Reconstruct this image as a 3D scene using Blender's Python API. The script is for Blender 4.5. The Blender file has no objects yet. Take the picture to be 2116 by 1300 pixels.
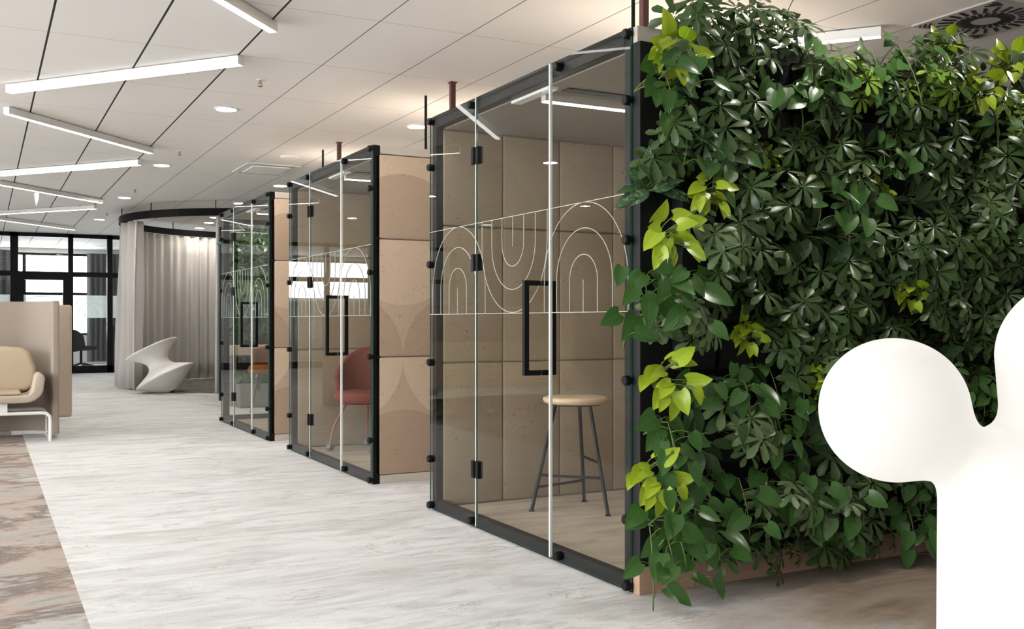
import bpy, math, random
from mathutils import Vector, Matrix
R = math.radians
PI = math.pi
rnd = random.Random(7)
C = bpy.context.scene.collection
H = 1.108                      # eye height of the photograph
TH = math.atan2(1094, 2074)    # the camera is turned this far clockwise from +Y
ZC = 2.962                     # ceiling height

# ------------------------------------------------------------------ node helpers
class NT:
    def __init__(s, name):
        s.m = bpy.data.materials.new(name); s.m.use_nodes = True
        s.t = s.m.node_tree; s.t.nodes.clear()
        s.out = s.t.nodes.new('ShaderNodeOutputMaterial')
    def n(s, typ, **kw):
        nd = s.t.nodes.new(typ)
        for k, v in kw.items():
            if k.startswith('i_'):
                key = k[2:]
                key = int(key) if key.isdigit() else key.replace('_', ' ')
                nd.inputs[key].default_value = v
            else: setattr(nd, k, v)
        return nd
    def l(s, a, b): s.t.links.new(a, b)
    def math(s, op, a, b=None, c=None, clamp=False):
        nd = s.t.nodes.new('ShaderNodeMath'); nd.operation = op; nd.use_clamp = clamp
        for i, v in enumerate((a, b, c)):
            if v is None: continue
            if isinstance(v, (int, float)): nd.inputs[i].default_value = v
            else: s.l(v, nd.inputs[i])
        return nd.outputs[0]
    def mix(s, f, a, b, blend='MIX'):
        nd = s.t.nodes.new('ShaderNodeMix'); nd.data_type = 'RGBA'; nd.blend_type = blend
        for sock, v in ((nd.inputs[0], f), (nd.inputs[6], a), (nd.inputs[7], b)):
            if isinstance(v, (int, float)): sock.default_value = v
            elif isinstance(v, tuple): sock.default_value = v if len(v) == 4 else v + (1,)
            else: s.l(v, sock)
        return nd.outputs[2]
    def ramp(s, f, stops):
        nd = s.t.nodes.new('ShaderNodeValToRGB'); e = nd.color_ramp.elements
        while len(e) < len(stops): e.new(.5)
        for el, (p, c) in zip(e, stops):
            el.position = p; el.color = (c if isinstance(c, tuple) else (c, c, c)) + (1,)
        s.l(f, nd.inputs[0]); return nd.outputs[0]
    def coords(s, kind='Object', scale=(1, 1, 1), rot=(0, 0, 0)):
        tc = s.t.nodes.new('ShaderNodeTexCoord'); mp = s.t.nodes.new('ShaderNodeMapping')
        mp.inputs['Scale'].default_value = scale; mp.inputs['Rotation'].default_value = rot
        s.l(tc.outputs[kind], mp.inputs[0]); return mp.outputs[0]
    def world(s, scale=(1, 1, 1)):
        g = s.t.nodes.new('ShaderNodeNewGeometry'); mp = s.t.nodes.new('ShaderNodeMapping')
        mp.inputs['Scale'].default_value = scale
        s.l(g.outputs['Position'], mp.inputs[0]); return mp.outputs[0]
    def noise(s, vec, scale, detail=4, rough=.5, dist=0.):
        nd = s.n('ShaderNodeTexNoise'); nd.inputs['Scale'].default_value = scale
        nd.inputs['Detail'].default_value = detail; nd.inputs['Roughness'].default_value = rough
        nd.inputs['Distortion'].default_value = dist
        s.l(vec, nd.inputs['Vector']); return nd.outputs[0]
    def bsdf(s, col, rough=.5, metal=0., spec=.5, bump=None, bstr=.2, bdist=.01, **kw):
        b = s.n('ShaderNodeBsdfPrincipled')
        for key, v in (('Base Color', col), ('Roughness', rough), ('Metallic', metal), ('Specular IOR Level', spec)):
            if isinstance(v, (int, float)): b.inputs[key].default_value = v
            elif isinstance(v, tuple): b.inputs[key].default_value = v + (1,)
            else: s.l(v, b.inputs[key])
        for k, v in kw.items(): b.inputs[k.replace('_', ' ')].default_value = v
        if bump is not None:
            bp = s.n('ShaderNodeBump'); bp.inputs['Strength'].default_value = bstr; bp.inputs['Distance'].default_value = bdist
            s.l(bump, bp.inputs['Height']); s.l(bp.outputs[0], b.inputs['Normal'])
        s.l(b.outputs[0], s.out.inputs[0]); return b

def plain(name, col, rough=.5, metal=0., spec=.5, nscale=30, namt=.06, bump=.05, **kw):
    t = NT(name); v = t.coords()
    f = t.noise(v, nscale, 3)
    c = t.mix(f, tuple(x * (1 - namt) for x in col), tuple(min(1, x * (1 + namt)) for x in col))
    t.bsdf(c, rough, metal, spec, bump=f, bstr=bump, bdist=.002, **kw); return t.m

def emit(name, col, strength, base=(.8, .8, .8)):
    t = NT(name); b = t.bsdf(base, .4)
    b.inputs['Emission Color'].default_value = col + (1,); b.inputs['Emission Strength'].default_value = strength
    return t.m

M = {}
M['black_metal'] = plain('black_metal', (.005, .005, .0055), .42, .0, .16, 60, .2)
M['track_black'] = plain('track_black', (.004, .004, .004), .7, 0, .1, 60, .2)
M['black_panel'] = plain('black_panel', (.006, .006, .006), .6, .0, .3, 20, .2)
M['white_metal'] = plain('white_metal', (.78, .77, .75), .35, .0, .5, 60, .02)
M['white_plastic'] = plain('white_plastic', (.84, .82, .79), .42, 0, .5, 12, .02, .02)
M['lamp_housing'] = plain('lamp_housing', (.85, .84, .82), .5, 0, .4, 40, .02)
M['brown_post'] = plain('brown_post', (.09, .032, .024), .5)
M['red_fabric'] = plain('red_fabric', (.17, .042, .035), .85, 0, .2, 150, .15, .2)
M['red_metal'] = plain('red_metal', (.22, .06, .045), .4)
M['grey_plastic'] = plain('grey_plastic', (.12, .12, .125), .45)
M['dark_fabric'] = plain('dark_fabric', (.045, .045, .05), .9, 0, .2, 150, .2, .2)
M['orange_fabric'] = plain('orange_fabric', (.24, .075, .014), .85, 0, .2, 120, .15, .2)
M['dark_wood'] = plain('dark_wood', (.05, .028, .016), .5)
M['glass_edge'] = plain('glass_edge', (.03, .10, .08), .15)
M['seam_strip'] = plain('seam_strip', (.66, .68, .66), .25, 0, .6, 40, .02)
M['etch'] = plain('etch', (.44, .47, .39), .5)
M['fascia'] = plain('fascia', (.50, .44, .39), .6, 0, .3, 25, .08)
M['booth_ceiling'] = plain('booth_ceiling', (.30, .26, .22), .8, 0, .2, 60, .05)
M['wall_paint'] = plain('wall_paint', (.72, .69, .65), .85, 0, .2, 25, .02)
M['brass'] = plain('brass', (.30, .18, .11), .4, .6)
M['soil'] = plain('soil', (.012, .009, .006), .95, 0, .1, 40, .4, .5)
M['grey_trim'] = plain('grey_trim', (.20, .19, .18), .6)
M['strip_light'] = emit('strip_light', (1, .985, .96), 4.5)
M['booth_light'] = emit('booth_light', (1, .91, .78), 14)
M['down_light'] = emit('down_light', (1, .93, .84), 110)

# ceiling tiles: grooves along Y every .6 m, hairline joints along X every 1.2 m
t = NT('ceiling_tiles'); w = t.world()
sx = t.n('ShaderNodeSeparateXYZ'); t.l(w, sx.inputs[0])
fx = t.math('ABSOLUTE', t.math('SUBTRACT', t.math('FRACT', t.math('DIVIDE', t.math('SUBTRACT', sx.outputs[0], .374 - .3), .6)), .5))
fy = t.math('ABSOLUTE', t.math('SUBTRACT', t.math('FRACT', t.math('DIVIDE', t.math('SUBTRACT', sx.outputs[1], 7.07 - .6), 1.2)), .5))
wide = t.math('LESS_THAN', sx.outputs[0], 1.8)
lx = t.math('LESS_THAN', fx, t.math('ADD', .0052, t.math('MULTIPLY', wide, .0062)))
ly = t.math('LESS_THAN', fy, .0016)
g = t.math('MAXIMUM', lx, t.math('MULTIPLY', ly, .75))
base = t.mix(t.noise(w, 1.3, 2), (.80, .775, .75), (.83, .805, .78))
col = t.mix(g, base, (.03, .03, .03))
t.bsdf(col, .85, 0, .2, bump=t.math('SUBTRACT', 1., g), bstr=.5, bdist=.004)
M['ceiling'] = t.m

# carpet: marbled streaks running along X; darker design in the strip at the left
t = NT('marbled_carpet'); w = t.world()
sp = t.n('ShaderNodeSeparateXYZ'); t.l(w, sp.inputs[0])
st = t.world((.9, 3.4, 1)); st2 = t.world((1.3, 4.6, 1))
n1 = t.noise(st, 1.6, 8, .62, .9)
vein = t.math('ABSOLUTE', t.math('SUBTRACT', n1, .5))
vein = t.ramp(vein, [(0, 1.), (.013, .0)])
n2 = t.noise(st2, 1.1, 7, .65, 1.4)
smear = t.ramp(n2, [(.44, 0.), (.68, 1.)])
n3 = t.noise(t.world((1.2, 2.4, 1)), .9, 5, .6, .5)
patch = t.ramp(n3, [(.4, 0.), (.66, 1.)])
grain = t.noise(w, 130, 2, .7)
speck = t.ramp(t.noise(w, 55, 3, .7), [(.62, 0.), (.72, 1.)])
vm = t.math('MULTIPLY', vein, t.ramp(t.noise(st, 2.3, 3), [(.42, 0.), (.62, 1.)]))
light = t.mix(smear, (.775, .78, .785), (.53, .53, .53))
light = t.mix(t.math('MULTIPLY', patch, .4), light, (.58, .575, .55))
light = t.mix(t.math('MULTIPLY', vm, .8), light, (.34, .30, .27))
light = t.mix(t.math('MULTIPLY', speck, .28), light, (.42, .38, .34))
d1 = t.noise(t.world((1, 2.0, 1)), 1.0, 8, .66, .5)
dark = t.ramp(d1, [(.32, (.20, .19, .165)), (.42, (.42, .41, .385)), (.50, (.46, .37, .32)), (.56, (.20, .165, .145)), (.62, (.50, .48, .455))])
dark = t.mix(t.math('MULTIPLY', speck, .5), dark, (.09, .07, .055))
dark = t.mix(t.math('MULTIPLY', vm, .7), dark, (.08, .06, .05))
strip = t.math('LESS_THAN', sp.outputs[0], .345)
far = t.math('LESS_THAN', sp.outputs[1], 12.5)
strip = t.math('MULTIPLY', strip, far)
shade_tan = t.ramp(d1, [(.33, (.17, .125, .09)), (.47, (.31, .24, .185)), (.60, (.21, .16, .12)), (.7, (.38, .31, .25))])  # brown zone before the plant wall: dim warm light painted into the carpet
shade_tan = t.mix(t.math('MULTIPLY', speck, .35), shade_tan, (.12, .08, .055))
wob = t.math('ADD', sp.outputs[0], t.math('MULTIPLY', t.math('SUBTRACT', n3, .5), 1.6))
shade_zone = t.math('MULTIPLY', t.ramp(t.math('DIVIDE', wob, 5.), [(.40, 0.), (.60, 1.)]),
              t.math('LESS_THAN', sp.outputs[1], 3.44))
col = t.mix(strip, light, dark)
col = t.mix(shade_zone, col, shade_tan)
col = t.mix(t.math('MULTIPLY', grain, .16), col, (.25, .23, .21))
t.bsdf(col, .95, 0, .15, bump=grain, bstr=.35, bdist=.004)
M['carpet'] = t.m

t = NT('booth_carpet'); w = t.world()
n1 = t.noise(t.world((1.1, 5, 1)), 1.6, 7, .6, .8)
col = t.mix(t.ramp(n1, [(.35, 0.), (.65, 1.)]), (.42, .34, .28), (.60, .51, .43))
gr = t.noise(w, 120, 2)
col = t.mix(t.math('MULTIPLY', gr, .2), col, (.2, .16, .13))
t.bsdf(col, .95, 0, .1, bump=gr, bstr=.3, bdist=.004); M['booth_carpet'] = t.m

t = NT('ring_carpet'); w = t.world()
n1 = t.noise(t.world((1, 2.5, 1)), 1.8, 7, .65, 1.2)
col = t.ramp(n1, [(.35, (.06, .052, .045)), (.5, (.20, .18, .165)), (.56, (.09, .08, .07)), (.7, (.30, .28, .26))])
t.bsdf(col, .95, 0, .1); M['ring_carpet'] = t.m

# felt panel with two-tone overlapping circles cut into it (object coordinates of the booth)
def felt(name, light, dark, contrast=1., mirror=False):
    t = NT(name)
    tc = t.n('ShaderNodeTexCoord'); at = t.n('ShaderNodeAttribute', attribute_name='bpos')
    s3 = t.n('ShaderNodeSeparateXYZ'); t.l(at.outputs['Vector'], s3.inputs[0])
    X, Z = s3.outputs[0], s3.outputs[2]
    def circ(cx, cz, r=.45):
        d = t.math('ADD', t.math('POWER', t.math('SUBTRACT', X, cx), 2), t.math('POWER', t.math('SUBTRACT', Z, cz), 2))
        return t.math('LESS_THAN', d, r * r)
    xm = t.math('SUBTRACT', t.math('MULTIPLY', t.math('FRACT', t.math('DIVIDE', t.math('ADD', X, .22), .9)), .9), .45)  # repeats every .9
    def circm(off, cz, r=.45):
        xx = xm if off == 0 else t.math('SUBTRACT', t.math('ABSOLUTE', xm), .45)
        d = t.math('ADD', t.math('POWER', xx, 2), t.math('POWER', t.math('SUBTRACT', Z, cz), 2))
        return t.math('LESS_THAN', d, r * r)
    A = circm(0, 1.67); L = circm(1, .86); B = circm(0, .05); T = circm(1, 2.48)
    r2 = t.math('GREATER_THAN', Z, 1.67); r0 = t.math('LESS_THAN', Z, .86)
    r1 = t.math('MULTIPLY', t.math('SUBTRACT', 1., r2), t.math('SUBTRACT', 1., r0))
    v2 = t.math('MULTIPLY', r2, t.math('MAXIMUM', t.math('MULTIPLY', A, .75), 0.))
    v1 = t.math('MULTIPLY', r1, t.math('MULTIPLY', t.math('SUBTRACT', 1., A), t.math('ADD', .45, t.math('MULTIPLY', L, .45))))
    v0 = t.math('MULTIPLY', r0, t.math('MAXIMUM', B, t.math('MULTIPLY', t.math('SUBTRACT', 1., L), .55)))
    tone = t.math('MULTIPLY', t.math('ADD', v2, t.math('ADD', v1, v0)), contrast)
    v = t.coords('Object')
    sv = t.coords('Object', (1, 1, 2.2), (.3, .2, .1))
    spk = t.ramp(t.noise(sv, 48, 3, .65, .8), [(.625, 0.), (.665, 1.)])
    msk = t.ramp(t.noise(v, 2.2, 3), [(.35, .3), (.65, 1.)])
    gr = t.noise(v, 190, 2, .7)
    col = t.mix(tone, light, dark)
    col = t.mix(t.math('MULTIPLY', t.noise(v, 3, 4), .22), col, tuple(x * .72 for x in dark))
    col = t.mix(t.math('MULTIPLY', t.math('MULTIPLY', spk, msk), .8), col, (.12, .05, .03))
    col = t.mix(t.math('MULTIPLY', gr, .15), col, tuple(x * .55 for x in dark))
    t.bsdf(col, .95, 0, .12, bump=gr, bstr=.3, bdist=.002)
    return t.m
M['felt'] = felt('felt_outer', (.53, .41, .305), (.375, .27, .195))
M['felt_in'] = felt('felt_inner', (.37, .285, .20), (.31, .235, .16), .55)  # same felt, darker: dim booth interior and glass put into its colour

# thin architectural glass: reflection by angle, the rest goes through
def thin_glass(name, tint, gain=.62):
    t = NT(name)
    fr = t.n('ShaderNodeFresnel', i_IOR=1.46); geo = t.n('ShaderNodeNewGeometry')
    ff = t.math('MULTIPLY', t.math('MULTIPLY', fr.outputs[0], gain, clamp=True), t.math('SUBTRACT', 1., geo.outputs['Backfacing']))
    tr = t.n('ShaderNodeBsdfTransparent'); tr.inputs[0].default_value = tint + (1,)
    gl = t.n('ShaderNodeBsdfGlossy'); gl.inputs['Roughness'].default_value = 0.0; gl.inputs[0].default_value = (1, 1, 1, 1)
    mx = t.n('ShaderNodeMixShader'); t.l(ff, mx.inputs[0]); t.l(tr.outputs[0], mx.inputs[1]); t.l(gl.outputs[0], mx.inputs[2])
    t.l(mx.outputs[0], t.out.inputs[0]); return t.m
M['glass'] = thin_glass('clear_glass', (.965, .975, .965))
M['glass_p'] = thin_glass('partition_glass', (.90, .91, .91), .9)
# frosted film with arches
t = NT('frosted_film'); 
tr = t.n('ShaderNodeBsdfTransparent'); df = t.n('ShaderNodeBsdfTranslucent'); d2 = t.n('ShaderNodeBsdfDiffuse')
df.inputs[0].default_value = (.85, .9, .87, 1); d2.inputs[0].default_value = (.75, .8, .77, 1)
m1 = t.n('ShaderNodeMixShader'); m1.inputs[0].default_value = .5; t.l(df.outputs[0], m1.inputs[1]); t.l(d2.outputs[0], m1.inputs[2])
m2 = t.n('ShaderNodeMixShader'); m2.inputs[0].default_value = .72; t.l(tr.outputs[0], m2.inputs[1]); t.l(m1.outputs[0], m2.inputs[2])
t.l(m2.outputs[0], t.out.inputs[0]); M['film'] = t.m

def fabric(name, col, scale=260, streak=None, namt=.12, **kw):
    t = NT(name); v = t.coords('Object')
    n = t.noise(v, scale, 2, .7); n2 = t.noise(v, 9, 3)
    c = t.mix(n, tuple(x * (1 - namt) for x in col), tuple(x * (1 + namt) for x in col))
    c = t.mix(t.math('MULTIPLY', n2, .2), c, tuple(x * .75 for x in col))
    t.bsdf(c, .95, 0, .12, bump=n, bstr=.35, bdist=.002, **kw); return t.m
M['sofa_screen'] = fabric('sofa_screen', (.33, .275, .23))
M['sofa_screen_light'] = fabric('sofa_screen_light', (.56, .46, .375))
M['sofa_cushion'] = fabric('sofa_cushion', (.52, .425, .31))
M['sofa_shell'] = fabric('sofa_shell', (.46, .385, .305))
M['curtain'] = fabric('curtain_grey', (.52, .50, .48))
M['curtain_dark'] = fabric('curtain_dark', (.16, .16, .165))
M['seat_wood'] = None
t = NT('pale_wood'); v = t.coords('Object', (3, 30, 3)); n = t.noise(v, 2, 5, .6, .8)
t.bsdf(t.mix(n, (.56, .40, .26), (.70, .53, .37)), .45, 0, .4, bump=n, bstr=.1, bdist=.001); M['seat_wood'] = t.m
t = NT('plinth_wood'); v = t.coords('Object', (2, 20, 40)); n = t.noise(v, 1.5, 5, .6, .8)
t.bsdf(t.mix(n, (.36, .22, .15), (.50, .33, .23)), .5, 0, .35, bump=n, bstr=.1, bdist=.001); M['plinth'] = t.m
# opal globe lamp
t = NT('opal_lamp'); b = t.bsdf((.28, .275, .265), .5, 0, .2)
gm = t.n('ShaderNodeNewGeometry')
b.inputs['Emission Color'].default_value = (1.0, .955, .89, 1); b.inputs['Emission Strength'].default_value = .34
M['opal'] = t.m

# leaves; UV: u across (0..1, .5 = midrib), v along
def leaf(name, c1, c2, vein, rough=.34, side=16, varieg=None, spec=.5):
    t = NT(name); uv = t.n('ShaderNodeTexCoord').outputs['UV']
    s = t.n('ShaderNodeSeparateXYZ'); t.l(uv, s.inputs[0])
    a = t.math('ABSOLUTE', t.math('SUBTRACT', s.outputs[0], .5))
    rib = t.math('LESS_THAN', a, .028)
    sv = t.math('FRACT', t.math('SUBTRACT', t.math('MULTIPLY', s.outputs[1], side * .5), t.math('MULTIPLY', a, 3.2)))
    sv = t.math('MULTIPLY', t.math('LESS_THAN', sv, .09), .35)
    oi = t.n('ShaderNodeObjectInfo'); geo = t.n('ShaderNodeNewGeometry')
    at = t.n('ShaderNodeAttribute', attribute_name='tone')
    f = t.math('ADD', t.math('MULTIPLY', oi.outputs['Random'], .45), t.math('MULTIPLY', at.outputs['Fac'], .55))
    c = t.mix(f, c1, c2)
    if varieg:
        nz = t.noise(t.n('ShaderNodeTexCoord').outputs['Object'], 42, 4, .6, 1.2)
        c = t.mix(t.ramp(nz, [(.56, 0.), (.6, 1.)]), c, varieg)
    c = t.mix(t.math('MAXIMUM', t.math('MULTIPLY', rib, .7), sv), c, vein)
    c = t.mix(t.math('MULTIPLY', geo.outputs['Backfacing'], .5), c, tuple(min(1, x * 1.5 + .015) for x in c2))
    b = t.bsdf(c, rough, 0, spec, bump=t.math('MULTIPLY', rib, -1.), bstr=.3, bdist=.002)
    tl = t.n('ShaderNodeBsdfTranslucent'); t.l(c, tl.inputs[0])
    mx = t.n('ShaderNodeMixShader'); mx.inputs[0].default_value = .18
    t.l(b.outputs[0], mx.inputs[1]); t.l(tl.outputs[0], mx.inputs[2]); t.l(mx.outputs[0], t.out.inputs[0])
    return t.m
M['leaf_umbrella'] = leaf('leaf_umbrella', (.011, .031, .005), (.038, .078, .016), (.08, .13, .04), .33)
M['leaf_pale'] = leaf('leaf_pale', (.045, .082, .026), (.10, .155, .058), (.14, .19, .08), .36)
M['leaf_fresh'] = leaf('leaf_fresh', (.045, .12, .010), (.15, .25, .018), (.2, .32, .04), .32)  # brighter umbrella leaf: light from above put into its green
M['leaf_heart'] = leaf('leaf_heart', (.014, .055, .010), (.040, .110, .018), (.08, .17, .04), .26)
M['leaf_lime'] = leaf('leaf_lime', (.12, .22, .008), (.29, .38, .014), (.34, .45, .04), .30)
M['leaf_marbled'] = leaf('leaf_marbled', (.02, .06, .02), (.04, .09, .03), (.16, .22, .14), .25, varieg=(.26, .33, .22))
M['leaf_dark'] = leaf('leaf_dark', (.014, .040, .012), (.035, .075, .022), (.05, .10, .03), .38)
M['stem'] = plain('stem', (.10, .14, .03), .5)

# ------------------------------------------------------------------ mesh builder
class MB:
    def __init__(s): s.v = []; s.f = []; s.mi = []; s.uv = []; s.tone = []; s.has_uv = False
    def add(s, vs, fs, mi=0, uvs=None, tone=0.):
        b = len(s.v); s.v += [tuple(p) for p in vs]
        s.tone += [tone] * len(vs)
        s.uv += (uvs if uvs else [(0, 0)] * len(vs)); s.has_uv |= uvs is not None
        for f in fs: s.f.append(tuple(b + i for i in f)); s.mi.append(mi)
        return s
    def box(s, a, b, mi=0, skip=None):
        x0, y0, z0 = a; x1, y1, z1 = b
        vs = [(x0,y0,z0),(x1,y0,z0),(x1,y1,z0),(x0,y1,z0),(x0,y0,z1),(x1,y0,z1),(x1,y1,z1),(x0,y1,z1)]
        fs = [(0,3,2,1),(4,5,6,7),(0,1,5,4),(2,3,7,6),(1,2,6,5),(3,0,4,7)]
        return s.add(vs, fs, mi)
    def pane(s, a, b, thin):      # glass pane: broad faces slot 0, edges slot 1
        n = len(s.f); s.box(a, b)
        big = {'x': (4, 5), 'y': (2, 3), 'z': (0, 1)}[thin]
        for i in range(6): s.mi[n + i] = 0 if i in big else 1
        return s
    def tube(s, pts, r, n=10, mi=0, caps=True):
        pts = [Vector(p) for p in pts]; rs = r if isinstance(r, (list, tuple)) else [r] * len(pts)
        rings = []; up = None
        for i, p in enumerate(pts):
            d = (pts[min(i+1, len(pts)-1)] - pts[max(i-1, 0)]).normalized()
            if up is None:
                up = Vector((0, 0, 1)) if abs(d.z) < .9 else Vector((1, 0, 0))
            a = d.cross(up).normalized(); b = a.cross(d).normalized(); up = b
            rings.append([p + (a * math.cos(2*PI*k/n + PI/n) + b * math.sin(2*PI*k/n + PI/n)) * rs[i] for k in range(n)])
        vs = [q for rg in rings for q in rg]; fs = []
        for i in range(len(pts)-1):
            for k in range(n):
                fs.append((i*n+k, i*n+(k+1) % n, (i+1)*n+(k+1) % n, (i+1)*n+k))
        if caps: fs += [tuple(range(n-1, -1, -1)), tuple((len(pts)-1)*n + k for k in range(n))]
        return s.add(vs, fs, mi)
    def lathe(s, prof, c=(0, 0, 0), n=32, mi=0, axis='z'):
        vs = []; fs = []
        for (r, z) in prof:
            for k in range(n):
                a = 2*PI*k/n; x, y = r*math.cos(a), r*math.sin(a)
                p = (x, y, z) if axis == 'z' else ((z, x, y) if axis == 'x' else (x, z, y))
                vs.append((c[0]+p[0], c[1]+p[1], c[2]+p[2]))
        for i in range(len(prof)-1):
            for k in range(n): fs.append((i*n+k, i*n+(k+1) % n, (i+1)*n+(k+1) % n, (i+1)*n+k))
        if prof[0][0] > 1e-5: fs.append(tuple(range(n-1, -1, -1)))
        if prof[-1][0] > 1e-5: fs.append(tuple((len(prof)-1)*n+k for k in range(n)))
        return s.add(vs, fs, mi)
    def grid(s, fn, nu, nv, mi=0, closed=False, uv=False, tone=0.):
        vs = [fn(i/(nu-1), j/(nv-1)) for i in range(nu) for j in range(nv)]
        fs = [(i*nv+j, (i+1)*nv+j, (i+1)*nv+j+1, i*nv+j+1) for i in range(nu-1) for j in range(nv-1)]
        uvs = [(j/(nv-1), i/(nu-1)) for i in range(nu) for j in range(nv)] if uv else None
        return s.add(vs, fs, mi, uvs, tone)
    def prism(s, poly, axis, a, b, mi=0):   # polygon in the plane normal to axis
        def P(u, v, w): return {'x': (w, u, v), 'y': (u, w, v), 'z': (u, v, w)}[axis]
        n = len(poly); vs = [P(u, v, a) for u, v in poly] + [P(u, v, b) for u, v in poly]
        fs = [tuple(range(n)), tuple(range(2*n-1, n-1, -1))] + [(k, (k+1) % n, n+(k+1) % n, n+k) for k in range(n)]
        return s.add(vs, fs, mi)
    def mesh(s, name, mats, smooth=False, fix=True):
        me = bpy.data.meshes.new(name); me.from_pydata(s.v, [], s.f)
        for m in (mats if isinstance(mats, (list, tuple)) else [mats]): me.materials.append(m)
        me.polygons.foreach_set('material_index', s.mi)
        if s.has_uv:
            l = me.uv_layers.new(name='UVMap')
            idx = [0]*len(me.loops); me.loops.foreach_get('vertex_index', idx)
            flat = []
            for i in idx: flat += s.uv[i]
            l.data.foreach_set('uv', flat)
            at = me.attributes.new('tone', 'FLOAT', 'POINT'); at.data.foreach_set('value', s.tone)
        if fix:
            import bmesh
            bm = bmesh.new(); bm.from_mesh(me); bmesh.ops.recalc_face_normals(bm, faces=bm.faces); bm.to_mesh(me); bm.free()
        if smooth: me.polygons.foreach_set('use_smooth', [True]*len(me.polygons))
        me.update(); return me
    def build(s, name, mats, parent=None, loc=(0, 0, 0), smooth=False, bevel=0, seg=2, fix=True):
        o = bpy.data.objects.new(name, s.mesh(name, mats, smooth, fix)); C.objects.link(o)
        o.location = loc
        if parent: o.parent = parent
        if bevel:
            m = o.modifiers.new('bevel', 'BEVEL'); m.width = bevel; m.segments = seg; m.limit_method = 'ANGLE'; m.angle_limit = R(40)
            m.harden_normals = False
            o.data.polygons.foreach_set('use_smooth', [seg > 2]*len(o.data.polygons))
        return o
def sharp(o, ang=40):
    """smooth shading that keeps creases"""
    me = o.data; me.polygons.foreach_set('use_smooth', [True]*len(me.polygons))
    try: me.set_sharp_from_angle(angle=R(ang))
    except Exception: pass
    return o
def tag(o, label=None, cat=None, group=None, kind=None):
    if label: o['label'] = label
    if cat: o['category'] = cat
    if group: o['group'] = group
    if kind: o['kind'] = kind
    return o
def empty(name, loc, rz=0.):
    o = bpy.data.objects.new(name, None); C.objects.link(o); o.location = loc; o.rotation_euler = (0, 0, rz)
    o.empty_display_size = .1; return o
def copy_tree(o, parent=None):
    c = o.copy(); C.objects.link(c)
    if parent: c.parent = parent
    for ch in list(o.children): copy_tree(ch, c)
    return c
def struct(name, mb, mats, label=None, **kw):
    o = mb.build(name, mats, **kw); o['kind'] = 'structure'
    if label: o['label'] = label
    return o

# ------------------------------------------------------------------ the room
XL, XR, YB, YF = -6., 9.5, -4., 28.
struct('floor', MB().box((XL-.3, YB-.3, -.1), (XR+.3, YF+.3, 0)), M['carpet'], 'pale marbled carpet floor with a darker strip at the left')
struct('ceiling', MB().box((XL-.3, YB-.3, ZC), (XR+.3, YF+.3, ZC+.1)), M['ceiling'], 'pale tiled ceiling with dark long grooves')
struct('wall_right', MB().box((XR, YB-.3, 0), (XR+.3, YF+.3, ZC)), M['wall_paint'], 'plain pale wall beyond the green plant wall')
struct('wall_back', MB().box((XL-.3, YB-.3, 0), (XR, YB, ZC)), plain('dark_paint', (.16, .14, .12), .8), 'plain pale wall behind the viewer')  # unseen wall coloured dark to cut front fill on the plants
# left wall with ribbon windows
wl = MB().box((XL-.3, YB, 0), (XL, YF, .35)).box((XL-.3, YB, 2.85), (XL, YF, ZC))
ys = [YB + .6 + i * 3.2 for i in range(5)]
prev = YB
for y in ys:
    wl.box((XL-.3, prev, .35), (XL, y, 2.85)); prev = y + 2.7
wl.box((XL-.3, prev, .35), (XL, YF, 2.85)) if prev < YF else None
struct('wall_left', wl, M['wall_paint'], 'pale wall with a row of windows')
for i, y in enumerate(ys):
    if y + 2.7 > YF: continue
    f = MB()
    for (a, b) in ((y, y+.06), (y+1.32, y+1.38), (y+2.64, y+2.7)): f.box((XL-.2, a, .35), (XL-.1, b, 2.85))
    f.box((XL-.2, y, .35), (XL-.1, y+2.7, .41)); f.box((XL-.2, y, 2.79), (XL-.1, y+2.7, 2.85)); f.box((XL-.2, y, 1.9), (XL-.1, y+2.7, 1.95))
    o = struct('window_%d' % (i+1), f, M['black_metal'])
    MB().pane((XL-.155, y+.05, .40), (XL-.145, y+2.65, 2.8), 'x').build('pane', [M['glass_p'], M['glass_edge']], o)
# far wall beyond the glazed offices
wf = MB()
segs = [(-5.7, -2.6, 1.62, 2.86), (-.6, 2.45, .75, 2.84), (5.2, 8.6, .75, 2.84)]
prev = XL
for (a, b, z0, z1) in segs:
    wf.box((prev, YF, 0), (a, YF+.25, ZC)); wf.box((a, YF, 0), (b, YF+.25, z0)); wf.box((a, YF, z1), (b, YF+.25, ZC)); prev = b
wf.box((prev, YF, 0), (XR, YF+.25, ZC))
struct('wall_far', wf, M['wall_paint'], 'far wall with bright windows behind the glazed offices')
for k, (a, b, z0, z1) in enumerate(segs):
    f = MB(); tz = 2.32 if k == 0 else 1.81
    n = max(1, round((b-a)/1.5))
    for i in range(n+1):
        x = a + (b-a)*i/n; f.box((x-.04, YF+.02, z0), (x+.04, YF+.1, z1))
    f.box((a, YF+.02, z0), (b, YF+.1, z0+.06)); f.box((a, YF+.02, z1-.06), (b, YF+.1, z1)); f.box((a, YF+.02, tz-.035), (b, YF+.1, tz+.035))
    o = struct('window_%d' % (20+k), f, M['black_metal'])
    MB().pane((a, YF+.05, z0), (b, YF+.06, z1), 'y').build('pane', [M['glass_p'], M['glass_edge']], o)

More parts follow.
